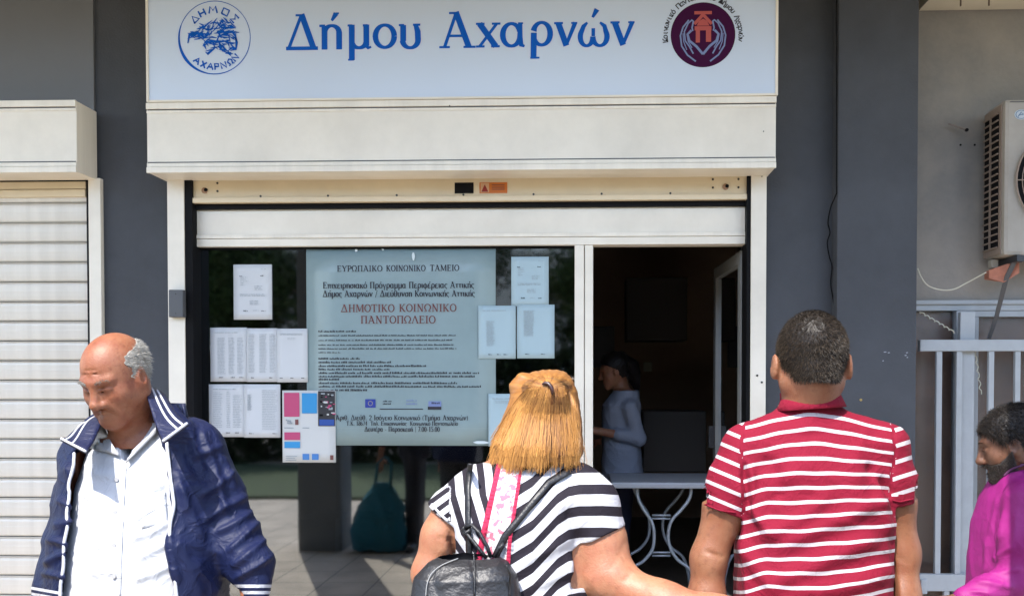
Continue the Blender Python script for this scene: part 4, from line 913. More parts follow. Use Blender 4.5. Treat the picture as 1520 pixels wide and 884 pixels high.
def drape(name,F_,quad,nu,nv,off,m,parent,Y0,thick=.002,fn=None,curve=None):
    """a strip or flap laid on the surface of a garment; quad = corners (ul,ur,lr,ll) in photo px"""
    V=[];ok=True; last=Y0
    for j in range(nv+1):
        for i in range(nu+1):
            u,v=i/nu,j/nv
            a=[quad[0][k]*(1-u)+quad[1][k]*u for k in(0,1)]; b=[quad[3][k]*(1-u)+quad[2][k]*u for k in(0,1)]
            p=[a[k]*(1-v)+b[k]*v for k in(0,1)]
            if curve: p=curve(u,v,p)
            h_=F_.hit(p[0],p[1],last); 
            if h_ is None: h_=P(p[0],p[1],last)
            else: last=h_.y
            o_=off if fn is None else off+fn(u,v); h_=P(p[0],p[1],h_.y-o_); V.append(h_)
    f=[]
    for j in range(nv):
        for i in range(nu): q=j*(nu+1)+i; f.append((q,q+nu+1,q+nu+2,q+1))
    o=link(name,mesh(name,V,f),m,parent,True)
    if thick: md=o.modifiers.new('thick','SOLIDIFY'); md.thickness=thick; md.offset=-1
    return o
def drape_line(name,F_,pts,r_,m,parent,Y0,off=.002,n=6,sub=5):
    V=[]; last=Y0
    for i in range(len(pts)-1):
        for k in range(sub):
            t=k/sub; p0=pts[max(i-1,0)];p1=pts[i];p2=pts[i+1];p3=pts[min(i+2,len(pts)-1)]
            p=[0.5*(2*p1[c]+(p2[c]-p0[c])*t+(2*p0[c]-5*p1[c]+4*p2[c]-p3[c])*t*t+(3*p1[c]-p0[c]-3*p2[c]+p3[c])*t**3) for c in (0,1)]
            V.append(p)
    V.append(pts[-1]); W=[]
    for p in V:
        h_=F_.hit(p[0],p[1],last); last=h_.y if h_ is not None else last; W.append(P(p[0],p[1],last-off))
    for _ in range(2):
        for i in range(1,len(W)-1): W[i]=Vector((W[i].x,(W[i-1].y+2*W[i].y+W[i+1].y)/4,W[i].z))
    return MB().tube(W,r_,n).build(name,m,parent,True)
def collar(name,cen,rings,m,parent,a0=-60,a1=240,tilt=(0,0),K=36,thick=.003,sq=.9):
    """folded band round a neck; rings: (radius, height, lift at the back)"""
    v=[]
    for rr_,dz,_ in rings:
        for i in range(K+1):
            a=R(a0+(a1-a0)*i/K); v.append((cen[0]+rr_*math.cos(a),cen[1]+rr_*sq*math.sin(a),cen[2]+dz+tilt[0]*math.cos(a)+tilt[1]*math.sin(a)))
    n=K+1; f=[(j*n+i,j*n+i+1,(j+1)*n+i+1,(j+1)*n+i) for j in range(len(rings)-1) for i in range(K)]
    o=link(name,mesh(name,v,f),m,parent,True); md=o.modifiers.new('t','SOLIDIFY'); md.thickness=thick; md.offset=0; return o
# ---------------------------------------------------------------- cloth, skin and hair materials
def nd(m): return m.node_tree.nodes,m.node_tree.links
def ramp_attr(m,attr):
    n,l=nd(m); a=n.new('ShaderNodeAttribute'); a.attribute_name=attr; return a.outputs['Fac']
def math_(m,op,a,b=None,c=None):
    n,l=nd(m); q=n.new('ShaderNodeMath'); q.operation=op
    for i,v in enumerate((a,b,c)):
        if v is None: continue
        if isinstance(v,(int,float)): q.inputs[i].default_value=v
        else: l.new(v,q.inputs[i])
    return q.outputs[0]
def mixc(m,f,a,b):
    n,l=nd(m); q=n.new('ShaderNodeMix'); q.data_type='RGBA'
    for i,v in ((0,f),(6,a),(7,b)):
        if isinstance(v,tuple): q.inputs[i].default_value=(*v,1)
        elif isinstance(v,(int,float)): q.inputs[i].default_value=v
        else: l.new(v,q.inputs[i])
    return q.outputs[2]
def cloth(name,col,rough=.85,weave=900,bump=.12,crk=.25,cscale=22,sheen=0,spec=.25):
    m=bpy.data.materials.new(name); m.use_nodes=True; n,l=nd(m); b=n['Principled BSDF']
    b.inputs['Base Color'].default_value=(*col,1); b.inputs['Roughness'].default_value=rough; b.inputs['Sheen Weight'].default_value=sheen; b.inputs['Specular IOR Level'].default_value=spec
    tc=n.new('ShaderNodeTexCoord'); t=n.new('ShaderNodeTexNoise'); t.inputs['Scale'].default_value=cscale; t.inputs['Detail'].default_value=4; t.inputs['Distortion'].default_value=.9
    l.new(tc.outputs['Object'],t.inputs[0]); r_=math_(m,'SUBTRACT',1.0,math_(m,'ABSOLUTE',math_(m,'MULTIPLY_ADD',t.outputs[0],2,-1)))
    r_=math_(m,'POWER',r_,5.0)
    t2=n.new('ShaderNodeTexNoise'); t2.inputs['Scale'].default_value=weave; l.new(tc.outputs['Object'],t2.inputs[0])
    hgt=math_(m,'ADD',math_(m,'MULTIPLY',r_,crk),math_(m,'MULTIPLY',t2.outputs[0],bump))
    bp=n.new('ShaderNodeBump'); bp.inputs['Distance'].default_value=.004; bp.inputs['Strength'].default_value=1; l.new(hgt,bp.inputs['Height']); l.new(bp.outputs[0],b.inputs['Normal'])
    return m
def skin(name,col,red,rough=.5,sss=.25):
    m=bpy.data.materials.new(name); m.use_nodes=True; n,l=nd(m); b=n['Principled BSDF']
    tc=n.new('ShaderNodeTexCoord'); t=n.new('ShaderNodeTexNoise'); t.inputs['Scale'].default_value=14; t.inputs['Detail'].default_value=8; t.inputs['Roughness'].default_value=.7; l.new(tc.outputs['Object'],t.inputs[0])
    mr=n.new('ShaderNodeMapRange'); mr.inputs[1].default_value=.38; mr.inputs[2].default_value=.62; l.new(t.outputs[0],mr.inputs[0])
    t3=n.new('ShaderNodeTexNoise'); t3.inputs['Scale'].default_value=75; t3.inputs['Detail'].default_value=4; l.new(tc.outputs['Object'],t3.inputs[0]); m3=n.new('ShaderNodeMapRange'); m3.inputs[1].default_value=.55; m3.inputs[2].default_value=.72; m3.inputs[4].default_value=.45; l.new(t3.outputs[0],m3.inputs[0])
    l.new(mixc(m,m3.outputs[0],mixc(m,mr.outputs[0],col,red),tuple(a*.62 for a in red)),b.inputs['Base Color']); b.inputs['Roughness'].default_value=rough; b.inputs['Specular IOR Level'].default_value=.4
    b.inputs['Subsurface Weight'].default_value=sss; b.inputs['Subsurface Radius'].default_value=(1,.35,.2); b.inputs['Subsurface Scale'].default_value=.005
    t2=n.new('ShaderNodeTexNoise'); t2.inputs['Scale'].default_value=260; t2.inputs['Detail'].default_value=3; l.new(tc.outputs['Object'],t2.inputs[0])
    bp=n.new('ShaderNodeBump'); bp.inputs['Distance'].default_value=.0014; bp.inputs['Strength'].default_value=.6; l.new(t2.outputs[0],bp.inputs['Height']); l.new(bp.outputs[0],b.inputs['Normal'])
    return m
def hairmat(name,c0,c1,rough=.45,spec=.5):
    m=bpy.data.materials.new(name); m.use_nodes=True; n,l=nd(m); b=n['Principled BSDF']
    f=ramp_attr(m,'shade')
    l.new(mixc(m,f,c0,c1),b.inputs['Base Color']); b.inputs['Roughness'].default_value=rough; b.inputs['Specular IOR Level'].default_value=spec
    return m
def stripe_mat(name,c_base,c_str,lo,hi,rough=.85,trim=None):
    """bands read from the cloth's own stripe coordinate 's' (one repeat = 1)"""
    m=cloth(name,c_base,rough); n,l=nd(m); f=math_(m,'FRACT',ramp_attr(m,'s')); a=math_(m,'MULTIPLY',math_(m,'GREATER_THAN',f,lo),math_(m,'LESS_THAN',f,hi))
    a=math_(m,'MULTIPLY',a,math_(m,'LESS_THAN',ramp_attr(m,'plain'),.5))
    l.new(mixc(m,a,c_base,c_str),n['Principled BSDF'].inputs['Base Color']); return m
# ---------------------------------------------------------------- heads and bodies
def basis(yaw,pitch,roll=0):
    """columns: subject's right-hand side x, face direction y, up z; yaw 0 faces away from the camera"""
    return np.array((Matrix.Rotation(R(yaw),3,'Z')@Matrix.Rotation(R(pitch),3,'X')@Matrix.Rotation(R(roll),3,'Y')))
def head(F_,c,B,s=1.0,ear=0.0,face=True,fat=0.0,old=0.0,eyes=True,woman=False,neck=None,nr=.056):
    T=lambda x,y,z:(np.array(c)+B@(np.array([x,y,z])*s)); E=lambda p,r_,k=.02,op='add',b=None: F_.ell(T(*p),np.array(r_)*s,B if b is None else b,k,op); K=lambda a,b,ra,rb=None,k=.02,op='add': F_.cap(T(*a),T(*b),ra*s,(rb or ra)*s,k,op)
    E((0,-.018,.042),(.075,.094,.083)); E((0,.0,.02),(.072,.085,.085),.02)
    E((0,.028,-.035),(.060+fat,.062,.078),.03); 
    for sx in(-1,1):
        K((sx*.052,-.005,-.045),(sx*.018,.066,-.096),.022+fat,.018,.03); E((sx*.040,.055,-.028),(.024,.022,.026),k=.022)
        e=B@np.array(Matrix.Rotation(R(-12*sx),3,'Z')@Matrix.Rotation(R(10),3,'X'))
        E((sx*(.080+ear),-.010,-.006),(.0065,.019,.031),.012,b=e); E((sx*(.0765+ear*.6),-.004,-.010),(.012,.015,.022),.012,b=e)
        E((sx*(.089+ear),-.004,-.002),(.006,.010,.017),.005,'cut',b=e)
    E((0,.068,-.100),(.022,.018,.018),.024)
    if fat>.004: E((0,.03,-.115),(.045,.045,.03),.03)
    if face:
        for sx in(-1,1):
            K((sx*.012,.084,.024),(sx*.043,.068,.026),.011,.009,.014)
            E((sx*.031,.094,.001),(.019,.018,.014),.012,'cut')
            if eyes:
                E((sx*.031,.0735,.001),(.0145,.0125,.0125),.004)
                K((sx*.018,.088,.004),(sx*.045,.078,.003),.0035,.003,.003); K((sx*.019,.084,-.008),(sx*.043,.076,-.008),.0032,.003,.006)
            if old: K((sx*.022,.082,-.017),(sx*.042,.070,-.019),.006,.006,.008); K((sx*.022,.090,-.036),(sx*.040,.070,-.072),.007,.008,.012)
        K((0,.086,.020),(0,.108,-.030),.0075,.0125,.012); E((0,.110,-.033),(.0125,.0115,.0115),.008)
        for sx in(-1,1): E((sx*.0135,.096,-.037),(.0085,.011,.0085),.007); E((sx*.007,.104,-.046),(.0035,.005,.004),.003,'cut')
        K((-.020,.080,-.064),(0,.0905,-.0605),.0045,.0055,.006); K((.020,.080,-.064),(0,.0905,-.0605),.0045,.0055,.006)
        K((-.017,.081,-.073),(0,.0885,-.0745),.005,.0065,.006); K((.017,.081,-.073),(0,.0885,-.0745),.005,.0065,.006)
        for sx in(-1,1): K((sx*.025,.083,-.067),(0,.0975,-.0675),.0014,.0018,.003,'cut')
    if neck is not None: F_.cap(T(0,-.028,-.045),neck,nr*s*.96,nr*s,.03)
    return T
def hand(F_,w_,dirn,palm_n,s=1.0,curl=.5,side=1):
    """palm, four unequal curled fingers and a thumb leaving the side of the palm"""
    d=np.array(dirn,float); d/=np.linalg.norm(d); n=np.array(palm_n,float); n-=d*(n@d); n/=np.linalg.norm(n); u=np.cross(d,n)*side; w_=np.array(w_,float)
    B=np.stack([u,n,d],1); F_.ell(w_+d*.048*s,(.040*s,.015*s,.050*s),B,.012)
    for i,(o,L) in enumerate(((.030,.072),(.010,.080),(-.010,.075),(-.029,.060))):
        p=w_+d*.085*s+u*o*s; a=curl*.5
        for q,r0,r1 in ((.45,.0088,.0082),(.32,.0082,.0076),(.23,.0076,.0066)):
            e=p+(d*math.cos(a)+n*math.sin(a))*L*q*s; F_.cap(p,e,r0*s,r1*s,.003); p=e; a+=curl
    p=w_+d*.022*s+u*.034*s; a=d*.55+u*.75+n*.35; a/=np.linalg.norm(a); e=p+a*.038*s; F_.cap(p,e,.012*s,.0105*s,.01)
    b=d*.85+u*.30+n*.5; b/=np.linalg.norm(b); F_.cap(e,e+b*.034*s,.0105*s,.0085*s,.004)
def person(label,loc): return empty('person',loc,label,'person')
def foot_pts(x,y,fw): return (x,y,.06),(x+fw[0]*.14,y+fw[1]*.14,.035)
def legs(par,hipc,hw,gy,fw,m,shoe,r_=.085,h_=.011,crotch=.80,bell=.055,waist=None):
    """trousers down to the shoes; hipc = (x,y,z) of the pelvis"""
    x,y,z=hipc; F_=Field(np.arange(x-.35,x+.35,h_),np.arange(y-.3,y+.3,h_),np.arange(.02,z+.16,h_))
    F_.loft([(z-.08,x,y,hw*1.02,.115),(z,x,y,hw*1.05,.125),(z+.10,x,y,hw*.98,.115),(z+.13,x,y,hw*.95,.11)],k=.03)
    for sx in(-1,1):
        F_.chain([(x+sx*hw*.52,y,z-.06),(x+sx*hw*.58,y+fw[1]*.01,.48),(x+sx*hw*.62,y,.09)],[r_*1.08,bell*1.25,bell],.03)
    V,Q=F_.mesh(); N=normals(V,Q); V=V+N*crinkle(V,16,.0035,3,(1,1,.8))[:,None]; o=skin_mesh('trousers',V,Q,m,par)
    for sx in(-1,1):
        S=Field(np.arange(x-.4,x+.4,.009),np.arange(y-.4,y+.4,.009),np.arange(-.02,.16,.009)); cx=x+sx*hw*.62
        S.cap((cx,y-fw[1]*.05,.055),(cx+fw[0]*.17,y+fw[1]*.17,.04),.048,.042,.02); S.cap((cx,y,.05),(cx,y,.10),.05,.05,.02); S.plane_cut((0,0,.003),(0,0,-1),(x-1,y-1,-.1),(x+1,y+1,.03))
        V,Q=S.mesh(); skin_mesh('shoe',V,Q,shoe,par)
    return F_
def strands(name,roots,dirs,L,wid,m,parent,shade,bend=None,seg=2):
    """many single hairs, each a slim tapering blade"""
    n=len(roots); sd=np.cross(dirs,np.array([0,-1,0.01])); sd/=np.maximum(np.linalg.norm(sd,axis=1),1e-6)[:,None]
    V=[];k=seg+1
    for i in range(k):
        t=i/seg; c=roots+dirs*(L*t)[:,None]+(bend*(t*t)[..., None] if False else (0 if bend is None else bend*(L*t*t)[:,None]))
        w_=wid*(1-.85*t); V+= [c-sd*w_[:,None]/2 if hasattr(w_,'shape') else c-sd*w_/2, c+sd*w_[:,None]/2 if hasattr(w_,'shape') else c+sd*w_/2]
    V=np.stack(V,1).reshape(-1,3); Q=[]
    b=(np.arange(n)*2*k)[:,None]
    for i in range(seg): Q.append(b+np.array([2*i,2*i+1,2*i+3,2*i+2]))
    return skin_mesh(name,V,np.concatenate(Q),m,parent,{'shade':np.repeat(shade,2*k)},False)
def sample(V,Q,n,mask=None,seed=0):
    r_=np.random.default_rng(seed); a=np.linalg.norm(np.cross(V[Q[:,2]]-V[Q[:,0]],V[Q[:,3]]-V[Q[:,1]]),axis=1)
    c=V[Q].mean(1)
    if mask is not None: a=a*mask(c)
    i=r_.choice(len(Q),n,p=a/a.sum()); u,v=r_.random((2,n,1)); q=V[Q[i]]
    p=(q[:,0]*(1-u)+q[:,1]*u)*(1-v)+(q[:,3]*(1-u)+q[:,2]*u)*v
    nn=np.cross(V[Q[i,2]]-V[Q[i,0]],V[Q[i,3]]-V[Q[i,1]]); nn/=np.maximum(np.linalg.norm(nn,axis=1),1e-9)[:,None]; return p,nn
def short_hair(par,c,B,s,zlow,c_dark,c_light,grow=.008,n=14000,L=.013,seed=0,front=.09,mat_name='short_hair',bald=None,temple=None,down=.5,dens=None):
    """hair cap following the skull plus single hairs; zlow(y,x) gives the hairline height in head space"""
    T=lambda x,y,z:(np.array(c)+B@(np.array([x,y,z])*s)); R_=.14*s; C0=np.array(c)
    F_=Field(*[np.arange(C0[k]-R_,C0[k]+R_,.0032) for k in range(3)])
    F_.ell(T(0,-.018,.042),np.array((.075,.094,.083))*s+grow,B,.02); F_.ell(T(0,.0,.02),np.array((.072,.085,.085))*s+grow,B,.02)
    F_.cap(T(0,-.055,-.03),T(0,-.058,-.075),.047*s+grow*.4,.045*s,.03)
    g=np.meshgrid(*F_.ax,indexing='ij'); q=np.stack([g[k]-C0[k] for k in range(3)],-1)@B/s
    e=(zlow(q[...,1],q[...,0])-q[...,2])*.75*s; F_.d=np.maximum(F_.d,e.astype(np.float32))
    if bald is not None: F_.d=np.maximum(F_.d,bald(q[...,0],q[...,1],q[...,2]).astype(np.float32))
    V,Q=F_.mesh(); N=normals(V,Q); V=relax(V,Q,1); V=V+N*crinkle(V,140,.0018,seed)[:,None]
    m=hairmat(mat_name,c_dark,c_light,.5,.28); r_=np.random.default_rng(seed); lo=(V-C0)@B/s
    hair=skin_mesh('hair',V,Q,m,par,{'shade':np.clip(.05+.15*r_.random(len(V)),0,1)})
    p,nn=sample(V,Q,n,None,seed); dn=-B[:,2]+(-B[:,1])*.3; d=nn*1.0+dn*down+r_.normal(size=(n,3))*.35; d/=np.linalg.norm(d,axis=1)[:,None]
    sh=np.clip(r_.beta(1.0,2.6,n)*1.2,0,1)
    strands('hair_strands',p-nn*.002,d,L*r_.uniform(.5,1.1,n),.0013,m,hair,sh,bend=np.tile(dn*.3,(n,1)))['kind']='stuff'
    return hair
# ================================================================ PEOPLE
SK_tan=skin('skin_tanned',(0.235,0.105,0.055),(0.19,0.068,0.034),.5)
SK_old=skin('skin_ruddy',(0.26,0.105,0.053),(0.20,0.060,0.030),.50)
SK_fair=skin('skin_fair',(0.32,0.150,0.082),(0.28,0.108,0.060),.5)
SK_dark=skin('skin_brown',(0.15,0.068,0.038),(0.11,0.048,0.027),.5)
SHOE=mat('dark_shoe_leather',(0.03,0.028,0.027),.45,bump=.1)
def qq(Y0): return lambda px,py,dy=0.0: np.array(P(px,py,Y0+dy))
# ---------------------------------------------------------------- man in the striped polo shirt
def striped_man():
    Y0=2.25; q=qq(Y0); c=q(1204,541,0); par=person('man seen from behind in a crimson polo shirt with thin white stripes',(c[0],c[1],0))
    B=basis(-2,-6); s=1.0
    sh=[q(1107,664,.0),q(1312,663,.0)]; el=[q(1052,828,-.01),q(1338,820,.0)]; wr=[q(1044,975,-.03),q(1338,985,-.05)]
    neckb=q(1202,598,.02); xm,ym=neckb[0],neckb[1]
    lo=(xm-.34,ym-.22,.03); hi=(xm+.34,ym+.20,1.78)
    Fb=Field(Field.axis(lo[0],hi[0],.0065,(c[0]-.10,c[0]+.10),.0036),Field.axis(lo[1],hi[1],.0065,(c[1]-.13,c[1]+.13),.0042),Field.axis(lo[2],hi[2],.0065,(1.42,1.74),.0036))
    cx=lambda py:q(1206,py)[0]
    secs=[(0.86,xm,ym,.130,.10),(1.0,xm,ym-.01,.155,.12),(1.15,xm,ym,.155,.115),(1.30,xm,ym,.165,.11),(1.42,xm,ym,.15,.085),(1.475,xm,ym,.09,.06)]
    Fb.loft(secs,k=.03)
    head(Fb,c,B,s,ear=.010,fat=.003,neck=tuple(neckb+np.array([0,-.005,-.05])),nr=.057)
    for i in(0,1):
        Fb.chain([sh[i],(np.array(sh[i])+el[i])/2+np.array([0,.005,0]),el[i],(np.array(el[i])*.6+np.array(wr[i])*.4),wr[i]],[.058,.052,.040,.041,.026],.03)
        Fb.cap(sh[i],(xm,ym,1.43),.055,.06,.05)
        hand(Fb,wr[i],(.02*(1-2*i),-.05 if False else 0,-1),((1 if i==0 else -1),0,0),1.0,.35,side=(1 if i==0 else -1)*-1)
    for sx in(-1,1): Fb.chain([(xm+sx*.085,ym,.88),(xm+sx*.09,ym,.48),(xm+sx*.095,ym,.10)],[.062,.036,.028],.03)
    # polo shirt
    Fs=Field(np.arange(xm-.33,xm+.33,.0043),np.arange(ym-.24,ym+.21,.005),np.arange(.84,1.54,.0043))
    def row(py,xl,xr,ay,dy=0): a=q(xl,py); b_=q(xr,py); return (a[2],(a[0]+b_[0])/2,ym+dy,(b_[0]-a[0])/2,ay)
    S_=[row(612,1158,1246,.066,.01),row(632,1122,1286,.084,.0),row(655,1104,1312,.100,-.004),row(700,1099,1321,.122,-.01),row(760,1098,1323,.130,-.012),row(820,1089,1320,.132,-.016),row(884,1080,1322,.138,-.02),row(960,1082,1324,.142,-.02),row(1000,1084,1322,.140,-.015)]
    Fs.loft(S_,p=2.6,k=.025)
    solid=None
    hem=[(q(1068,762),q(1096,757)),(q(1343,752),q(1320,752))]
    hp=[q(1068,757),q(1341,745)]; 
    for i in(0,1):
        d_=np.array(el[i])-np.array(sh[i]); d_/=np.linalg.norm(d_); a0=np.array(sh[i]); e0=a0+d_*.24
        Fs.chain([a0+np.array([(.008,-.008)[i],0,-.004]),a0+d_*.09,e0],[.060,.062,.062],.03)
        Fs.cap(a0,(xm,ym,q(0,628)[2]),.056,.062,.03)
    solid=copyf(Fs); hd_=[]
    for i in(0,1):
        d_=np.array(el[i])-np.array(sh[i]); d_/=np.linalg.norm(d_); hd_.append(d_)
        Fs.plane_cut(hp[i],d_,hp[i]-np.array([(.12,.036)[i],.12,.24]),hp[i]+np.array([(.040,.12)[i],.12,.12]),.003)
        Fs.cap(hp[i]-d_*.03,hp[i]+d_*.05,.0535,.0535,.003,'cut')
    zn=q(1200,600)[2]
    def cover(x,y,z):
        sd=[(x-hp[i][0])*hd_[i][0]+(y-hp[i][1])*hd_[i][1]+(z-hp[i][2])*hd_[i][2]<-.010 for i in(0,1)]
        arm=np.where(x<q(1097,700)[0],sd[0],np.where(x>q(1322,700)[0],sd[1],True)); return (z<zn-.005)&(z>.9)&arm
    tuck(Fb,solid,cover,.013)
    V,Q=Fb.mesh(); V=relax(V,Q,1,.4); N=normals(V,Q)
    for i in(0,1):  # elbow crease
        e=np.array(el[i]); 
    V+=N*folds(V,N,[(1048,818,1074,826,3,-.004),(1050,840,1070,845,10,.002),(1330,826,1352,834,3,-.002)])[:,None]
    skin_mesh('body',V,Q,SK_tan,par)
    # collar
    nk=np.array([xm,ym+.008,q(1200,604)[2]]); Fs.cap(nk+np.array([0,.0,-.02]),nk+np.array([0,.002,.022]),.078,.070,.012)
    Fs.cap(nk+np.array([0,0,.0]),nk+np.array([0,.0,.10]),.0665,.066,.004,'cut')
    V,Q=Fs.mesh(); V=relax(V,Q,1,.5); N=normals(V,Q)
    fl=[(1120,740,1200,690,14,.002),(1150,860,1300,800,16,.005),(1160,812,1310,740,14,.004),(1130,800,1230,740,12,.003),(1180,884,1320,850,16,.005),(1100,720,1150,800,12,.004),(1110,690,1135,780,8,.004),(1300,700,1318,790,9,.004),(1100,800,1150,884,12,.004),(1290,690,1322,735,7,-.005),(1104,690,1112,750,5,-.006),(1205,600,1210,640,22,.002),(1140,680,1160,740,14,-.004),(1260,670,1280,760,18,.003)]
    V+=N*(folds(V,N,fl)*3.0+crinkle(V,13,.0035,5,(1,1,1.4)))[:,None]
    # sleeve or trunk
    px,py=pxof(V)
    seamL=np.interp(py,[600,640,680,720,760,800],[1112,1102,1100,1101,1104,1060]); seamR=np.interp(py,[600,640,670,700,740,770],[1312,1326,1330,1324,1321,1330])
    aL=(px<seamL)&(py<775); aR=(px>seamR)&(py<765)
    V-=N*(.0035*np.exp(-((px-seamL)/2.0)**2)*(py<765)*(py>640)+.0035*np.exp(-((px-seamR)/2.0)**2)*(py<755)*(py>640))[:,None]
    front=N[:,1]>.2
    # stripe coordinate: cloth hangs from the shoulders, so rows droop at the sides high up and lift lower down
    xc=(px-1203)/110.0; droop=np.interp(py,[590,640,700,760,820,884],[34,20,9,-2,-8,-13]); tilt=np.interp(py,[590,700,884],[0,-3,-4])
    base=py-droop*np.abs(xc)**1.7-tilt*xc+ss(.55,1.0,-xc)*np.interp(py,[680,760,884],[0,-12,-14])*1.0
    base=base+.8*np.sin(px*.04+py*.035)+.5*np.sin(px*.11-py*.05+1)
    s=(base-606.2)/21.4
    sl_l=((py-642)-(px-1100)*.42)/21.5+.12; sl_r=((py-655)+(px-1325)*.32)/24.0+.1
    s=np.where(aL,sl_l,np.where(aR,sl_r,s))
    hemL=(py-(757+(px-1068)*.2))>-9; hemR=(py-(745-(px-1341)*.1))>-11
    z606=q(1200,606)[2]; plain=((V[:,2]>z606-.004+.03*0)&(np.hypot(V[:,0]-xm,V[:,1]-ym)<.095)&(py<607+np.abs(px-1203)*.02)).astype(float)
    plain=np.maximum(plain,(aR&hemR).astype(float)); plain=np.maximum(plain,((np.abs(px-seamL)<2.6)&(py<775)&(py>630)).astype(float)); plain=np.maximum(plain,((np.abs(px-seamR)<2.6)&(py<765)&(py>630)).astype(float)); plain=np.maximum(plain,(aL&(py-(757+(px-1068)*.2)>-4)).astype(float))
    m=stripe_mat('polo_cloth',(0.165,0.003,0.018),(0.42,0.39,0.42),.31,.57)
    o=skin_mesh('polo_shirt',V,Q,m,par,{'s':s,'plain':plain})
    M_col=cloth('polo_collar',(0.165,0.003,0.018),.85)
    nz=lambda py:q(1200,py)[2]-nk[2]
    collar('collar',nk+np.array([.0,-.018,0]),[(.061,nz(594),0),(.064,nz(587),0),(.068,nz(588),0),(.076,nz(598),0),(.083,nz(607),0)],M_col,o,95,445,(.006,-.004),sq=1.0)
    drape_line('sleeve_hem',Fs,[(1046,748),(1056,752),(1070,757),(1092,760)],.0022,M_col,o,2.2,.001); drape_line('sleeve_hem',Fs,[(1325,742),(1336,744),(1346,742),(1356,740)],.0022,M_col,o,2.2,.001)
    # hair
    zl=lambda y,x: np.where(y<-.02,-.047+.0*x,np.interp(y,[-.02,.02,.05,.1],[-.02,.02,.055,.075]))
    short_hair(par,c,B,1.0,zl,(0.005,0.0035,0.003),(0.075,0.055,0.038),grow=.003,n=24000,L=.010,seed=4)
    legs(par,(xm,ym,.93),.165,0,(0,1),mat('dark_denim',(0.02,0.028,0.05),.85,bump=.2),SHOE)
    MB().tube([(xm-.17,ym,.955)]+[(xm+.172*math.cos(a),ym-.0+.137*math.sin(a),.955) for a in np.linspace(math.pi,3*math.pi,40)],.012,6).build('belt',SHOE,par,True)
striped_man()
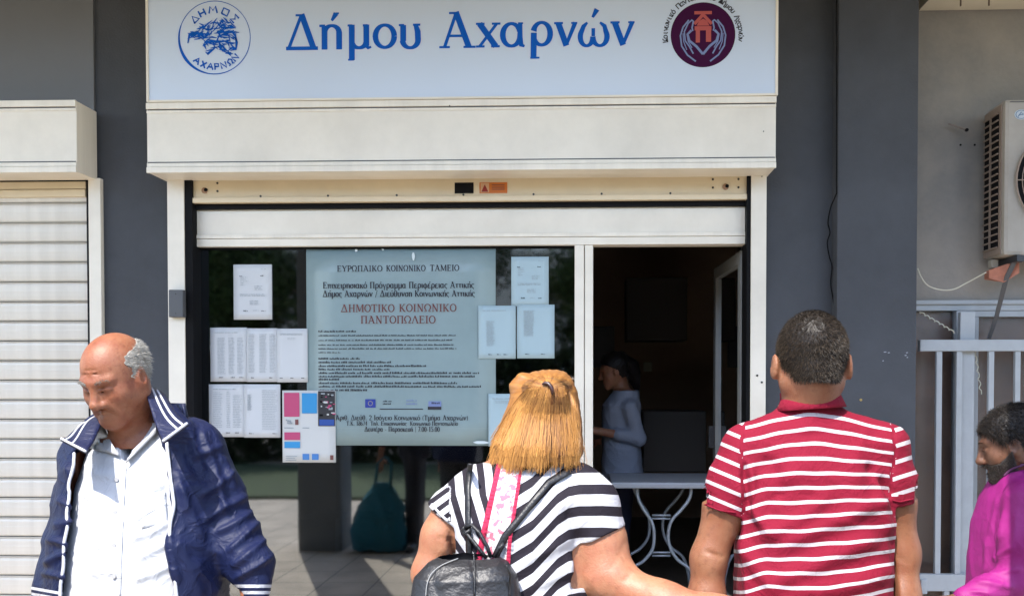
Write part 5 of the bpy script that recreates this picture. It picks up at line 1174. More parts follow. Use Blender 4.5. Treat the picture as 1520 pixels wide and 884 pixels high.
# ---------------------------------------------------------------- blonde woman with the backpack
def blonde_woman():
    Y0=2.10; q=qq(Y0); c=q(808,630,.05); par=person('blonde woman seen from behind in a black and white striped top with a black backpack',(c[0],c[1],0))
    B=basis(3,-4)
    sh=[q(690,735,.0),q(868,735,.0)]
    el=[q(640,850,-.02),q(905,868,-.05)]; wr=[q(668,990,.12),q(1110,905,-.16)]
    neckb=q(800,680,.03); xm=q(782,700)[0]; ym=Y0+.02
    Fb=Field(Field.axis(xm-.32,xm+.68,.0065,(c[0]-.09,c[0]+.09),.0045),Field.axis(ym-.42,ym+.30,.0065,(c[1]-.11,c[1]+.12),.0045),Field.axis(.04,1.62,.0065,(1.34,1.60),.0045))
    Fb.loft([(0.80,xm,ym,.13,.11),(.92,xm,ym,.15,.125),(1.05,xm,ym,.155,.12),(1.2,xm,ym,.15,.115),(1.3,xm,ym,.14,.09),(1.36,xm,ym,.08,.055)],k=.03)
    head(Fb,c,B,.88,woman=True,neck=tuple(neckb-np.array([0,0,.04])),nr=.052)
    # arms
    Fb.chain([sh[0],q(658,795,-.01),el[0],wr[0]],[.052,.046,.040,.026],.03)
    Fb.chain([sh[1],q(893,800,-.01),q(908,848,-.03)],[.057,.052,.050],.03)
    Fb.cap(q(880,800,0),q(895,850,-.03),.050,.048,.03)
    Fb.chain([q(908,862,-.04),q(985,893,-.09),q(1060,908,-.13),wr[1]],[.047,.042,.034,.028],.03)
    for i in(0,1): Fb.cap(sh[i],(xm,ym,q(0,712)[2]),.05,.055,.05)
    d=np.array(wr[1])-q(1060,908,-.13); hand(Fb,wr[1],d,(0,.3,-1),.92,.4,1); hand(Fb,wr[0],(.3,.6,-.6),(1,0,0),.92,.7,1)
    for sx in(-1,1): Fb.chain([(xm+sx*.085,ym,.82),(xm+sx*.09,ym,.45),(xm+sx*.09,ym,.10)],[.065,.035,.028],.03)
    # top
    Fs=Field(np.arange(xm-.30,xm+.30,.0042),np.arange(ym-.24,ym+.22,.005),np.arange(.72,1.43,.0042))
    def row(py,xl,xr,ay,dy=0): a=q(xl,py); b_=q(xr,py); return (a[2],(a[0]+b_[0])/2,ym+dy,(b_[0]-a[0])/2,ay)
    Fs.loft([row(676,760,835,.06,.02),row(690,712,868,.082,.012),row(705,690,886,.098,.004),row(730,674,892,.115,-.005),row(770,668,872,.128,-.012),row(810,674,868,.130,-.012),row(850,680,875,.132,-.012),row(884,680,882,.138,-.015),row(960,664,906,.155,-.01),row(1050,650,922,.165,0)],p=2.5,k=.025)
    Fs.chain([q(692,735),q(668,762,-.004),q(647,800,-.01)],[.050,.050,.048],.03)
    Fs.chain([q(858,728),q(874,750,-.004),q(889,800,-.01)],[.055,.064,.070],.03)
    Fs.cap(q(716,722),(xm,ym,q(0,715)[2]),.05,.055,.03); Fs.cap(q(850,722),(xm,ym,q(0,712)[2]),.05,.055,.03)
    solid=copyf(Fs)
    for hp,n,w_ in ((q(652,757),(-.70,0,-1),.095),(q(890,795),(.42,-.1,-1.0),.10)):
        hp=np.array(hp); Fs.plane_cut(hp,n,hp-np.array([w_ if n[0]<0 else .058,.12,.10]),hp+np.array([.038 if n[0]<0 else w_,.12,.10]),.003)
    Fs.chain([q(664,760,-.004),q(648,800,-.01)],[.040,.041],.004,'cut')
    Fs.chain([q(882,780,-.006),q(892,830,-.01)],[.0565,.0565],.004,'cut')
    def cover(x,y,z):
        a_=(x-q(652,757)[0])*(-.70)-(z-q(652,757)[2]); b_=(x-q(890,795)[0])*.42-(z-q(890,795)[2])
        return (z<q(800,694)[2])&(z>.86)&np.where(x<q(672,700)[0],a_<-.02,np.where(x>q(857,700)[0],b_<-.010,True))
    tuck(Fb,solid,cover)
    V,Q=Fb.mesh(); V=relax(V,Q,1,.4); N=normals(V,Q)
    V+=N*folds(V,N,[(650,798,668,800,2.2,-.004),(650,820,672,812,6,.002),(932,800,905,846,5,-.002),(868,850,893,884,5,.002),(938,852,925,862,4,-.003)])[:,None]
    skin_mesh('body',V,Q,SK_fair,par)
    V,Q=Fs.mesh(); V=relax(V,Q,1,.5); N=normals(V,Q)
    fl=[(770,800,870,720,12,.003),(765,850,860,780,11,.005),(770,880,880,820,10,.006),(840,760,862,810,6,-.005),(780,830,850,800,6,.003),(700,720,720,790,9,.003),(675,760,690,800,6,-.004),(840,700,850,760,8,-.002),(860,790,880,884,9,-.003),(800,870,860,845,6,.004)]
    V+=N*(folds(V,N,fl)+crinkle(V,15,.0020,8))[:,None]
    px,py=pxof(V)
    # right of the band: stripes climb to the shoulder and level out on the sleeve; left of it they fall steeply
    yB=620+0*px; X4=[600,640,751,791,828,844,855,895,940]; Y4=[870,850,795.5,777,738,727,724,724,730]
    yB=680+ (np.interp(px,[620+a/4.333 for a in (600,610,740,900,970,1040,1190,1300)],[505,500,420,250,205,192,190,196])/4.333)
    sR=(py-yB)/32.0+.72
    xL=620+np.interp((py-680)*4.333,[-60,0,120,230,490,600,900],[168,172,188,197,275,352,560])/4.333
    sL=(px-xL)/22.5+.5
    sl=((px-650)*.8+(py-760)*1.1)/21.0
    bandx=np.interp(py,[690,697,798,840],[737,735.4,712,704]); right=px>bandx+20
    s=np.where(right,sR,sL); sleeveL=(px<668-(py-720)*.0)&(py>722)&(py<790); s=np.where(sleeveL,sl,s)
    bandr=np.interp(py,[690,697,798,840],[777,775.5,760,757]); b=(px-bandx)/(bandr-bandx)
    b=np.where(N[:,1]<.1,b,-1.0); Vd=((np.abs(b-.07)<.09)|(np.abs(b-.93)<.09)); V-=np.array([0,1,0])*((Vd*(.003+.0022*np.sin(py*1.1)))+(((b>0)&(b<1))*.001))[:,None]
    m=cloth('top_cloth',(0.8,0.8,0.8),.8,crk=.2); n,l=nd(m); S=ramp_attr(m,'s'); Bn=ramp_attr(m,'band'); f=math_(m,'FRACT',S)
    blk_=math_(m,'GREATER_THAN',f,.54); col=mixc(m,blk_,(0.41,0.41,0.435),(0.012,0.009,0.015))
    tc=n.new('ShaderNodeTexCoord'); vo=n.new('ShaderNodeTexVoronoi'); vo.inputs['Scale'].default_value=210; l.new(tc.outputs['Object'],vo.inputs[0])
    no=n.new('ShaderNodeTexNoise'); no.inputs['Scale'].default_value=70; l.new(tc.outputs['Object'],no.inputs[0])
    lace=mixc(m,math_(m,'LESS_THAN',vo.outputs['Distance'],.30),(0.45,0.44,0.45),(0.30,0.28,0.30)); lace=mixc(m,math_(m,'GREATER_THAN',no.outputs[0],.56),lace,(0.42,0.13,0.18))
    inb=math_(m,'MULTIPLY',math_(m,'GREATER_THAN',Bn,0.0),math_(m,'LESS_THAN',Bn,1.0)); edge=math_(m,'ADD',math_(m,'LESS_THAN',Bn,.19),math_(m,'GREATER_THAN',Bn,.88)); edge=math_(m,'MINIMUM',edge,1.0)
    bc_=mixc(m,edge,lace,(0.38,0.02,0.06)); l.new(mixc(m,inb,col,bc_),n['Principled BSDF'].inputs['Base Color'])
    o=skin_mesh('striped_top',V,Q,m,par,{'s':s,'band':b})
    for pts in ([(857,808),(872,802),(892,794),(910,785),(925,775)],[(641,748),(648,756),(656,765),(665,773)]): drape_line('sleeve_hem',Fs,pts,.0032,cloth('hem_white',(0.41,0.41,0.435),.8),o,Y0,.001)
    legs(par,(xm,ym,.90),.185,0,(0,1),mat('black_trousers',(0.012,0.012,0.015),.85,bump=.2),SHOE,r_=.095)
    # ------------------------------- hair: half gathered with a dark clip, the rest falling to the shoulders
    yc=Y0+.045
    def hrow(py,xl,xr,ay,dy=0.0): a=q(xl,py); b_=q(xr,py); return (a[2],(a[0]+b_[0])/2,yc+dy,(b_[0]-a[0])/2,ay)
    HR=[hrow(548,802,828,.02,.02),hrow(551,788,838,.045,.015),hrow(558,775,846,.066,.01),hrow(568,766,852,.082,.005),hrow(582,759,857,.094,.0),hrow(602,751,861,.101,-.008),hrow(630,741,864,.104,-.014),hrow(660,728,866,.107,-.022),hrow(674,728,866,.104,-.026),hrow(682,736,860,.092,-.02)]
    Fh=Field(np.arange(q(705,600)[0],q(885,600)[0],.004),np.arange(yc-.18,yc+.12,.004),np.arange(q(0,715)[2],q(0,540)[2],.004))
    Fh.loft(HR,p=2.2,k=.01); Fh.ell(q(812,583,-.055),(.045,.030,.032),None,.03)
    Fh.cap(q(775,560,0.02),q(766,572,.02),.012,.014,.03)
    # parting of the lower hair and face side cut away
    Fh.cap(q(822,700,-.12),q(818,668,-.125),.010,.004,.01,'cut')
    Fh.put(lambda x,y,z:(yc+.055-y)+0*x+0*z,(-9,yc+.055,q(0,715)[2]),(9,9,1.53),.01,'cut') if False else None
    V,Q=Fh.mesh(); N=normals(V,Q); px,py=pxof(V)
    # flow coordinate for combed ridges
    def flow(px,py):
        lower=(px-812)/np.maximum(40+(py-560)*.42,30); ang=np.arctan2(py-575,px-815)
        return np.where(py>590,lower*60,ang*16)
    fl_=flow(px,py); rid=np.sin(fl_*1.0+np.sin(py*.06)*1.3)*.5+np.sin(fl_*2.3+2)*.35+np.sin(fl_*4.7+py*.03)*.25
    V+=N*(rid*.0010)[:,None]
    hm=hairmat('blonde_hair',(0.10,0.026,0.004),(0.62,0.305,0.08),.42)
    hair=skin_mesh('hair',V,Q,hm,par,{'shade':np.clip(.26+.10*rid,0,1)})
    # combed locks laid on that surface
    r_=np.random.default_rng(11); VV=[];QQ=[];SH=[]; nb=0; cl=(812,577)
    def strand(path,off,wd,sh_):
        nonlocal nb
        pts=[]; last=Y0-.06
        for (a,b__) in path:
            h_=Fh.hit(a,b__,last)
            if h_ is None: h_=P(a,b__,last+.004)
            last=h_.y; pts.append(np.array(P(a,b__,h_.y-off)))
        k=len(pts); pts=np.array(pts); d=np.gradient(pts,axis=0); sd=np.cross(d,np.array([0,-1,0.])); sd/=np.maximum(np.linalg.norm(sd,axis=1),1e-9)[:,None]
        ww=wd*np.sin(np.pi*np.clip(np.linspace(.12,.93,k),0,1))**.6
        v=np.stack([pts-sd*ww[:,None]/2,pts+sd*ww[:,None]/2],1).reshape(-1,3); VV.append(v)
        for i in range(k-1): QQ.append((nb+2*i,nb+2*i+1,nb+2*i+3,nb+2*i+2))
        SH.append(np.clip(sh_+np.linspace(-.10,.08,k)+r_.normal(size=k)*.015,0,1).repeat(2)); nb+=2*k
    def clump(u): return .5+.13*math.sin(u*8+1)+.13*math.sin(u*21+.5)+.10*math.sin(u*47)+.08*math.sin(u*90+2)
    for i in range(3600):
        u=r_.uniform(-1,1); y0=572+abs(r_.normal())*14 if r_.random()<.7 else r_.uniform(576,665)
        cx0=np.interp(y0,[560,590,640],[814,811,804]); w0=np.interp(y0,[560,575,600,640],[10,30,48,58]); x0=cx0+u*w0
        uu=u+.035*math.sin(u*24)+.018*math.sin(u*61)+.02*r_.normal(); gap=5*np.sign(u-.30)*math.exp(-((u-.30)/.16)**2)
        xb=794+uu*73+gap; yb=695+r_.normal()*4.5-9*abs(u)**4+3.5*math.sin(u*9)+2*math.sin(u*31)-abs(r_.normal())*11-7*math.exp(-((u-.30)/.10)**2); n=9; path=[]
        ph=3*math.sin(u*7)+r_.normal()*.3; cw=r_.normal()*1.2+1.5*math.sin(u*13)
        for t in np.linspace(0,1,n): path.append((x0+(xb-x0)*(t**.85)+math.sin(t*4.5+ph)*2.0*t+cw*math.sin(t*3.1)-3.5*np.sign(u)*abs(u)**2*max(0,t-.8)*5,y0+(yb-y0)*t))
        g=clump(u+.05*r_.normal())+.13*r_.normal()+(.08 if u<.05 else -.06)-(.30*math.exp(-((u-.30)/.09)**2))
        strand(path,r_.uniform(.0005,.007)*(.3+.7*r_.random()),r_.uniform(.0006,.0017),g)
    for i in range(1500):
        a=r_.uniform(-math.pi*1.08,.16); rr_=r_.uniform(.75,1); ex,ey=812+math.cos(a)*39*rr_,577+math.sin(a)*21*rr_
        n=6; path=[(cl[0]+(ex-cl[0])*t+1.5*math.sin(t*3),cl[1]+(ey-cl[1])*t-(2*math.sin(t*math.pi))) for t in np.linspace(.10,1,n)][::-1]
        strand(path,r_.uniform(.0003,.003),r_.uniform(.0005,.0014),.38+.13*r_.normal()+.12*math.sin(a*11)+.08*math.sin(a*29))
    for i in range(120):
        u=r_.uniform(-1,1); x0=805+u*46; path=[(x0+(795+u*80-x0)*t+r_.normal()*.3+4*math.sin(t*3+i)*t,600+(700+r_.uniform(-20,8)-600)*t) for t in np.linspace(0,1,8)]; strand(path,.010,.0005,.6)
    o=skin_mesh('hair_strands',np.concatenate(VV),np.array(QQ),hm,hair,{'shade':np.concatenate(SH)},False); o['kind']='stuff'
    cp=[Fh.hit(a,b__,Y0-.08) for a,b__ in ((805,570),(809,568),(814,569),(818,573),(820,579),(820,585))]
    MB().tube([v+Vector((0,-.010,0)) for v in cp if v is not None],[.002,.0042,.005,.0045,.004,.002],8).build('hair_clip',mat('dark_clip',(0.03,0.008,0.006),.35),par,True)
    # ------------------------------- backpack
    by=ym-.155; bag=empty('backpack',q(695,1000,0)*np.array([1,0,1])+np.array([0,by,0]),'small black leather backpack on the blonde woman with thin straps','backpack')
    M_lea=mat('black_leather',(0.011,0.011,0.013),.42,var=.2,vscale=30,bump=.22,bscale=130,spec=.45)
    Fg=Field(np.arange(q(600,850)[0]-.02,q(790,850)[0]+.02,.004),np.arange(by-.14,by+.10,.004),np.arange(q(0,1060)[2],q(0,800)[2],.004))
    gq=lambda a,b__,d=0: np.array(P(a,b__,by+d))
    Fg.loft([(gq(690,1030)[2],gq(690,0)[0],by-.03,.118,.050),(gq(690,960)[2],gq(690,0)[0],by-.035,.124,.066),(gq(692,890)[2],gq(692,0)[0],by-.035,.119,.066),(gq(693,850)[2],gq(693,0)[0],by-.03,.110,.056),(gq(695,830)[2],gq(694,0)[0],by-.02,.086,.042),(gq(697,818)[2],gq(696,0)[0],by-.01,.052,.022)],p=2.8,k=.02)
    V,Q=Fg.mesh(); N=normals(V,Q); V+=N*(folds(V,N,[(700,830,708,884,3,-.004),(650,870,690,850,9,.003),(690,850,740,842,5,.003),(640,850,650,884,6,-.002),(720,860,760,850,7,.003)])+crinkle(V,11,.003,2,octs=2))[:,None]
    bb_=skin_mesh('bag_body',V,Q,M_lea,bag)
    drape_line('bag_seam',Fg,[(632,884),(634,866),(641,850),(656,838),(680,828)],.0012,mat('pale_stitching',(0.20,0.20,0.20),.7),bb_,by-.1,.0015)
    drape_line('bag_seam',Fg,[(703,822),(705,845),(704,884)],.0018,M_lea,bb_,by-.1,.001); drape_line('bag_seam',Fg,[(752,838),(757,855),(757,884)],.0025,M_lea,bb_,by-.1,.001)
    Fu=Field(*Fs.ax); Fu.d=Fs.d
    def strap(pts,wd):
        for i in range(1):
            n=len(pts); L=[];Rr=[]
            def cv(u,v,p):
                t=v*(n-1); k=min(int(t),n-2); f_=t-k; a=pts[k];b__=pts[k+1]; dx,dy=b__[0]-a[0],b__[1]-a[1]; l_=math.hypot(dx,dy)
                return [a[0]+dx*f_-dy/l_*wd*(u-.5)*-1,a[1]+dy*f_+dx/l_*wd*(u-.5)*-1]
            drape('strap',Fu,[(0,0)]*4,3,16,.006,M_lea,bag,Y0-.1,.004,fn=lambda u,v:.003*math.sin(u*math.pi),curve=cv)
    strap([(698,690),(694,720),(694,760),(695,800),(696,830)],8.5); strap([(846,697),(815,715),(782,755),(750,795),(735,826)],11)
    for pts in ([(690,782),(700,778),(712,790),(724,812),(728,826)],[(688,785),(700,800),(712,815),(722,828)],[(735,826),(742,812),(748,806)],[(690,782),(686,786),(690,792),(698,786)]):
        W=[];last=Y0-.12
        for a,b__ in pts:
            h_=Fu.hit(a,b__,last); last=h_.y if h_ is not None else last; W.append(P(a,b__,last-.014))
        MB().tube(W,.0042,8).build('loop_strap',M_lea,bag,True)
blonde_woman()
# ---------------------------------------------------------------- older man in the navy jacket
def jacket_man():
    Y0=2.15; q=qq(Y0); c=q(172,562,.0); par=person('balding older man looking down, in an open navy jacket over a white shirt',(c[0]+.02,c[1]+.1,0))
    B=basis(168,-25,4); s=.845
    xm=q(196,700)[0]; ym=Y0+.10; nb=q(196,650,.075)
    sh=[q(128,690,.12),q(306,676,.12)]; el=[q(96,800,.12),q(362,800,.10)]; wr=[q(70,905,.02),q(381,905,.02)]
    Fb=Field(Field.axis(xm-.38,xm+.42,.0065,(c[0]-.105,c[0]+.105),.0027),Field.axis(ym-.30,ym+.20,.0065,(c[1]-.135,c[1]+.12),.0028),Field.axis(.04,1.70,.0065,(1.36,1.68),.0027))
    Fb.loft([(0.86,xm,ym,.150,.12),(1.0,xm,ym-.02,.155,.13),(1.15,xm,ym,.15,.11),(1.30,xm,ym,.155,.10),(1.40,xm,ym,.13,.08),(1.44,xm,ym,.08,.055)],k=.03)
    T=head(Fb,c,B,s,fat=.004,old=1,neck=tuple(nb+np.array([0,.0,-.03])),nr=.062)
    # wrinkles of brow and mouth
    for z_ in (.050,.062): Fb.cap(T(-.03,.082-.003,z_),T(.03,.079,z_),.0012,.0012,.004,'cut')
    for sx in(-1,1): Fb.cap(T(sx*.017,.094,-.036),T(sx*.034,.078,-.062),.0016,.0016,.005,'cut'); Fb.cap(T(sx*.047,.069,.0),T(sx*.058,.058,-.006),.0013,.001,.003,'cut')
    for i in(0,1):
        Fb.chain([sh[i],el[i],wr[i]],[.05,.040,.027],.03); Fb.cap(sh[i],(xm,ym,1.36),.05,.055,.05)
        hand(Fb,wr[i],(.1-.2*i,-.15,-1),(1-2*i,0,0),1.0,.4,side=(1 if i==0 else -1))
    for sx in(-1,1): Fb.chain([(xm+sx*.085,ym,.88),(xm+sx*.09,ym,.48),(xm+sx*.095,ym,.10)],[.062,.036,.028],.03)
    # eyes are narrowed: dark slit with a lash line
    for sx in(-1,1):
        pts=[T(sx*(.018+.026*t),.0885-.010*t-.0012,-.0022+.0012*math.sin(t*3.1)) for t in np.linspace(0,1,7)]
        MB().tube(pts,[.0006,.0013,.0017,.0018,.0016,.0012,.0006],6).build('eye',mat('eye_dark',(0.02,0.012,0.01),.15),par,True)
    MB().tube([T(x_,.0925-.0125*(abs(x_)/.022)**1.4,-.0672+abs(x_)*.08) for x_ in np.linspace(-.019,.019,9)],[.0006]+[.0013]*7+[.0006],6).build('mouth',mat('lip_shadow',(0.06,0.012,0.01),.4),par,True)
    hm=hairmat('grey_hair',(0.07,0.06,0.05),(0.36,0.34,0.30),.6,.2); r_=np.random.default_rng(5)
    # eyebrows
    rt=[];dd=[]
    for sx in(-1,1):
        for i in range(130):
            t=r_.random(); rt.append(T(sx*(.012+.036*t),.0955-.016*t**1.6,.0255+.006*math.sin(t*2.6)+r_.normal()*.0022)); dd.append(B@np.array([sx*.8,.45,.25+r_.normal()*.3]))
    dd=np.array(dd); dd/=np.linalg.norm(dd,axis=1)[:,None]
    strands('eyebrow',np.array(rt),dd,r_.uniform(.004,.007,len(rt)),.0010,hm,par,r_.uniform(.1,.75,len(rt)))['kind']='stuff'
    # hair left only round the sides and back
    Fh=Field(*[np.arange(c[k]-.14,c[k]+.14,.003) for k in range(3)])
    Fh.ell(T(0,-.020,.040),s*np.array((.0765,.0945,.083))+.003,B,.02); Fh.ell(T(0,.0,.02),s*np.array((.072,.085,.085))+.0035,B,.02)
    g=np.meshgrid(*Fh.ax,indexing='ij'); w_=np.stack([g[k]-c[k] for k in range(3)],-1)@B/s
    x_,y_,z_=w_[...,0],w_[...,1],w_[...,2]
    top=np.interp(y_,[-.12,-.08,-.02,.03,.05],[.075,.085,.078,.070,.050]); low=np.interp(y_,[-.1,-.03,-.005,.015,.035,.05],[-.06,-.04,.018,.012,-.012,.03])
    e=np.maximum(z_-top,low-z_); e=np.maximum(e,y_-.022-.006*np.sin(z_*150)); e=np.maximum(e,.040-np.abs(x_)-np.where(y_<-.05,1,0)); Fh.d=np.maximum(Fh.d,(e*.8).astype(np.float32))
    V,Q=Fh.mesh(); V=relax(V,Q,2); N=normals(V,Q); V+=N*(crinkle(V,90,.003,3))[:,None]-N*.0015; hr=skin_mesh('hair',V,Q,hm,par,{'shade':r_.uniform(.3,.6,len(V))})
    p,nn=sample(V,Q,9000,None,2); d=nn*.45+(-B[:,2])*.6+(-B[:,1])*.9+r_.normal(size=nn.shape)*.3; d/=np.linalg.norm(d,axis=1)[:,None]
    strands('hair_strands',p,d,r_.uniform(.007,.015,len(p)),.0011,hm,hr,np.clip(r_.normal(.7,.28,len(p)),0,1),bend=np.tile(-B[:,2]*.3,(len(p),1)))['kind']='stuff'
    # ------------------------------- white shirt
    Ft=Field(np.arange(xm-.24,xm+.26,.0045),np.arange(ym-.26,ym+.18,.0045),np.arange(.84,1.47,.0045))
    SHS=[(0.86,xm,ym-.01,.182,.150),(1.0,xm-.004,ym-.035,.185,.165),(1.10,xm,ym-.032,.182,.154),(1.2,xm,ym-.02,.178,.140),(1.3,xm,ym-.006,.172,.122),(1.375,xm,ym,.152,.100),(1.415,xm,ym,.10,.078),(1.45,xm,ym+.005,.066,.062)]; Ft.loft(SHS,p=2.4,k=.02)
    nk=np.array([xm-.002,ym+.0,1.44])
    # open neck: a V between the collar points
    def vcut(x,y,z):
        zc=q(183,686)[2]; half=np.interp(z-zc,[0,.06,.12,.2],[0.0,.030,.050,.06]); return np.maximum(np.abs(x-q(185,650)[0])-half,zc-z)+np.where(y<ym-.02,0,1)
    Ft.put(vcut,(xm-.1,ym-.3,q(0,690)[2]),(xm+.1,ym-.02,1.5),.003,'cut')
    V,Q=Ft.mesh(); V=relax(V,Q,1); N=normals(V,Q)
    V+=N*(folds(V,N,[(205,740,245,715,5,.005),(205,770,245,742,5,.005),(200,800,250,775,6,.006),(205,830,255,800,6,.006),(200,860,255,838,6,.006),(150,760,205,772,8,.003),(120,730,165,745,7,.003),(130,800,175,812,8,.004),(135,850,180,845,7,.004),(125,700,170,705,6,.003),(183,690,174,884,2.2,.003),(187,692,178,884,1.2,-.002)])*1.2+crinkle(V,9,.0045,12,(1,1,1.3),2))[:,None]
    M_sh=cloth('shirt_cloth',(0.42,0.43,0.455),.8,crk=.4,cscale=16)
    st=skin_mesh('shirt',V,Q,M_sh,par)
    drape_line('placket_edge',Ft,[(187,692),(184,740),(181,800),(179,850),(178,884)],.0011,M_sh,st,Y0-.05,.001)
    for a,b__ in ((174,711),(171.5,759),(170,808),(170,854)):
        h_=Ft.hit(a,b__,Y0-.05); MB().disc((h_.x,0,h_.z),.0052,14,h_.y-.005,.003).build('button',mat('button_grey',(0.35,0.35,0.36),.3),st)
    drape('shirt_pocket',Ft,[(207,735),(245,728),(249,776),(210,784)],8,8,.003,M_sh,st,Y0-.05,.0015)
    # shirt collar wings
    drape('shirt_collar',Ft,[(150,616),(160,646),(176,676),(132,664)],6,8,.010,M_sh,st,Y0,.002,fn=lambda u,v:.006*math.sin(v*3.1))
    drape('shirt_collar',Ft,[(205,634),(228,610),(232,642),(186,688)],6,8,.012,M_sh,st,Y0,.002,fn=lambda u,v:.006*math.sin(v*3.1))
    nq=nk; col=MB(); ring=[];rr_=[]
    K=30
    for j,(rz,dz) in enumerate(((.068,-.022),(.066,.0),(.066,.022))):
        for i in range(K+1):
            a=math.radians(-60+300*i/K); ring.append((nq[0]+rz*math.cos(a)*1.05,nq[1]+.022+rz*math.sin(a)*.9,nq[2]+dz-.015*math.sin(a)*0+.012*math.sin(a)))
    f=[(j*(K+1)+i,j*(K+1)+i+1,(j+1)*(K+1)+i+1,(j+1)*(K+1)+i) for j in range(2) for i in range(K)]
    o=link('collar_band',mesh('collar_band',ring,f),M_sh,st,True); o.modifiers.new('t','SOLIDIFY').thickness=.003
    # ------------------------------- jacket
    Fj=Field(np.arange(xm-.40,xm+.42,.0047),np.arange(ym-.30,ym+.24,.005),np.arange(.80,1.50,.0047))
    def row(py,xl,xr,ay,dy=0): a=q(xl,py,.1); b_=q(xr,py,.1); return (a[2],(a[0]+b_[0])/2,ym+dy,(b_[0]-a[0])/2,ay)
    Fj.loft([row(600,165,232,.07,.03),row(620,140,262,.09,.02),row(650,112,300,.115,.01),row(700,100,325,.138,.0),row(760,96,330,.155,-.01),row(820,92,332,.168,-.02),row(884,90,335,.178,-.025),row(960,92,336,.18,-.02)],p=2.5,k=.03)
    Fj.chain([q(134,692,.12),q(116,740,.12),q(102,800,.11),q(86,850,.06),q(74,872,.03)],[.060,.056,.052,.048,.041],.03)
    Fj.chain([q(294,674,.12),q(322,735,.11),q(350,800,.08),q(372,840,.05),q(381,866,.03)],[.070,.066,.060,.054,.040],.03)
    Fj.cap(q(128,676,.11),q(196,640,.11),.065,.07,.03); Fj.cap(q(290,664,.11),q(196,640,.11),.066,.07,.03)
    Fj.cap(q(381,862,.03),q(381,900,.02),.034,.033,.006); Fj.cap(q(70,868,.03),q(66,905,.02),.036,.034,.006)
    XL=([600,640,672,690,720,750,780,807,850,884,1000],[150,128,112,112,105,104,104,100,97,94,92]); XR=([600,640,655,704,751,798,830,877,1000],[232,236,244,248,254,249,254,261,264])
    def opening(x,y,z):
        x3,y3,z3=np.broadcast_arrays(x,y,z); px,py=pxof(np.stack([x3.ravel(),y3.ravel(),z3.ravel()],1).astype(float)); px=px.reshape(x3.shape); py=py.reshape(x3.shape); k=y3/F
        return np.maximum(np.maximum((np.interp(py,*XL)-px)*k,(px-np.interp(py,*XR))*k),y3-(ym+.02))
    Fj.loft([(a_[0],a_[1],a_[2],a_[3]+.010,a_[4]+.014) for a_ in SHS[:5]],k=.02); tuckj=copyf(Fj)
    tuck(Fb,tuckj,lambda x,y,z:(z>1.08)&(z<q(0,640)[2])&(np.abs(x-xm)>.10)); tuck(Fb,Ft,lambda x,y,z:(z>.9)&(z<1.385)&(np.abs(x-xm)<.16))
    V,Q=Fb.mesh(); V=relax(V,Q,1,.3); skin_mesh('body',V,Q,SK_old,par)
    Fj.put(opening,(xm-.3,ym-.35,.78),(xm+.3,ym+.02,1.52),.006,'cut')
    Fj.cap(q(236,604,.07),q(262,640,.05),.036,.04,.02); Fj.cap(q(150,634,.09),q(124,656,.09),.030,.034,.02)
    Fj.cap((nk[0],ym-.01,1.40),(nk[0],ym+.0,1.55),.068,.072,.008,'cut')
    V,Q=Fj.mesh(); V=relax(V,Q,1); N=normals(V,Q)
    fl=[(282,640,300,700,7,.008),(300,640,322,700,6,.007),(262,660,285,712,7,.006),(300,735,348,700,6,.009),(305,770,365,735,6,.010),(320,790,375,760,5,.008),(340,815,385,775,5,.010),(345,840,395,800,5,.009),(350,858,398,828,4,.008),(318,700,338,760,6,.009),(330,680,350,720,6,.006),(270,720,300,800,8,.007),(260,800,300,884,9,.006),(290,830,320,884,8,.006),(265,700,275,760,6,.005),
        (100,690,112,740,5,.005),(84,740,118,760,5,.007),(80,780,115,770,5,.007),(72,800,110,812,5,.008),(64,835,100,820,5,.008),(60,850,98,856,4,.007),(100,820,90,870,4,.005),(285,680,330,660,5,.006),(250,790,262,860,5,.006)]
    V+=N*(folds(V,N,fl)*1.15+crinkle(V,10,.0060,21,(1,1,1.3),2)+crinkle(V,24,.0010,22,(1,1,1.6),1))[:,None]
    M_j=cloth('navy_nylon',(0.005,0.009,0.040),.55,weave=1500,bump=.05,crk=.45,cscale=16,sheen=0,spec=.25)
    M_p=mat('white_piping',(0.45,0.46,0.50),.7)
    px,py=pxof(V); cuff=((py>862)&(px>340)&(px<420))|((py>868+(72-px)*-.15)&(px<100))
    f_=np.where(px>200,(py-862)/9.5,(py-868-(px-60)*.18)/8.5); n,l=nd(M_j)
    M_j2=M_j; at={'s':np.where(cuff,f_,-.5)}
    S=ramp_attr(M_j2,'s'); on=math_(M_j2,'MULTIPLY',math_(M_j2,'GREATER_THAN',S,0.0),math_(M_j2,'GREATER_THAN',math_(M_j2,'FRACT',S),.5)); l.new(mixc(M_j2,on,(0.005,0.009,0.040),(0.43,0.44,0.48)),n['Principled BSDF'].inputs['Base Color'])
    jk=skin_mesh('jacket',V,Q,M_j2,par,at)
    e=3
    drape_line('piping',Fj,[(113-e,672),(112-e,690),(105-e,718),(106-e,735),(102-e,760),(103-e,780),(98-e,807),(97-e,840),(93-e,868),(92-e,900)],.0036,M_p,jk,Y0-.05,.002)
    drape_line('piping',Fj,[(245+e,656),(249+e,700),(253+e,730),(255+e,751),(250+e,775),(249+e,798),(254+e,830),(257+e,860),(261+e,900)],.0042,M_p,jk,Y0-.05,.002)
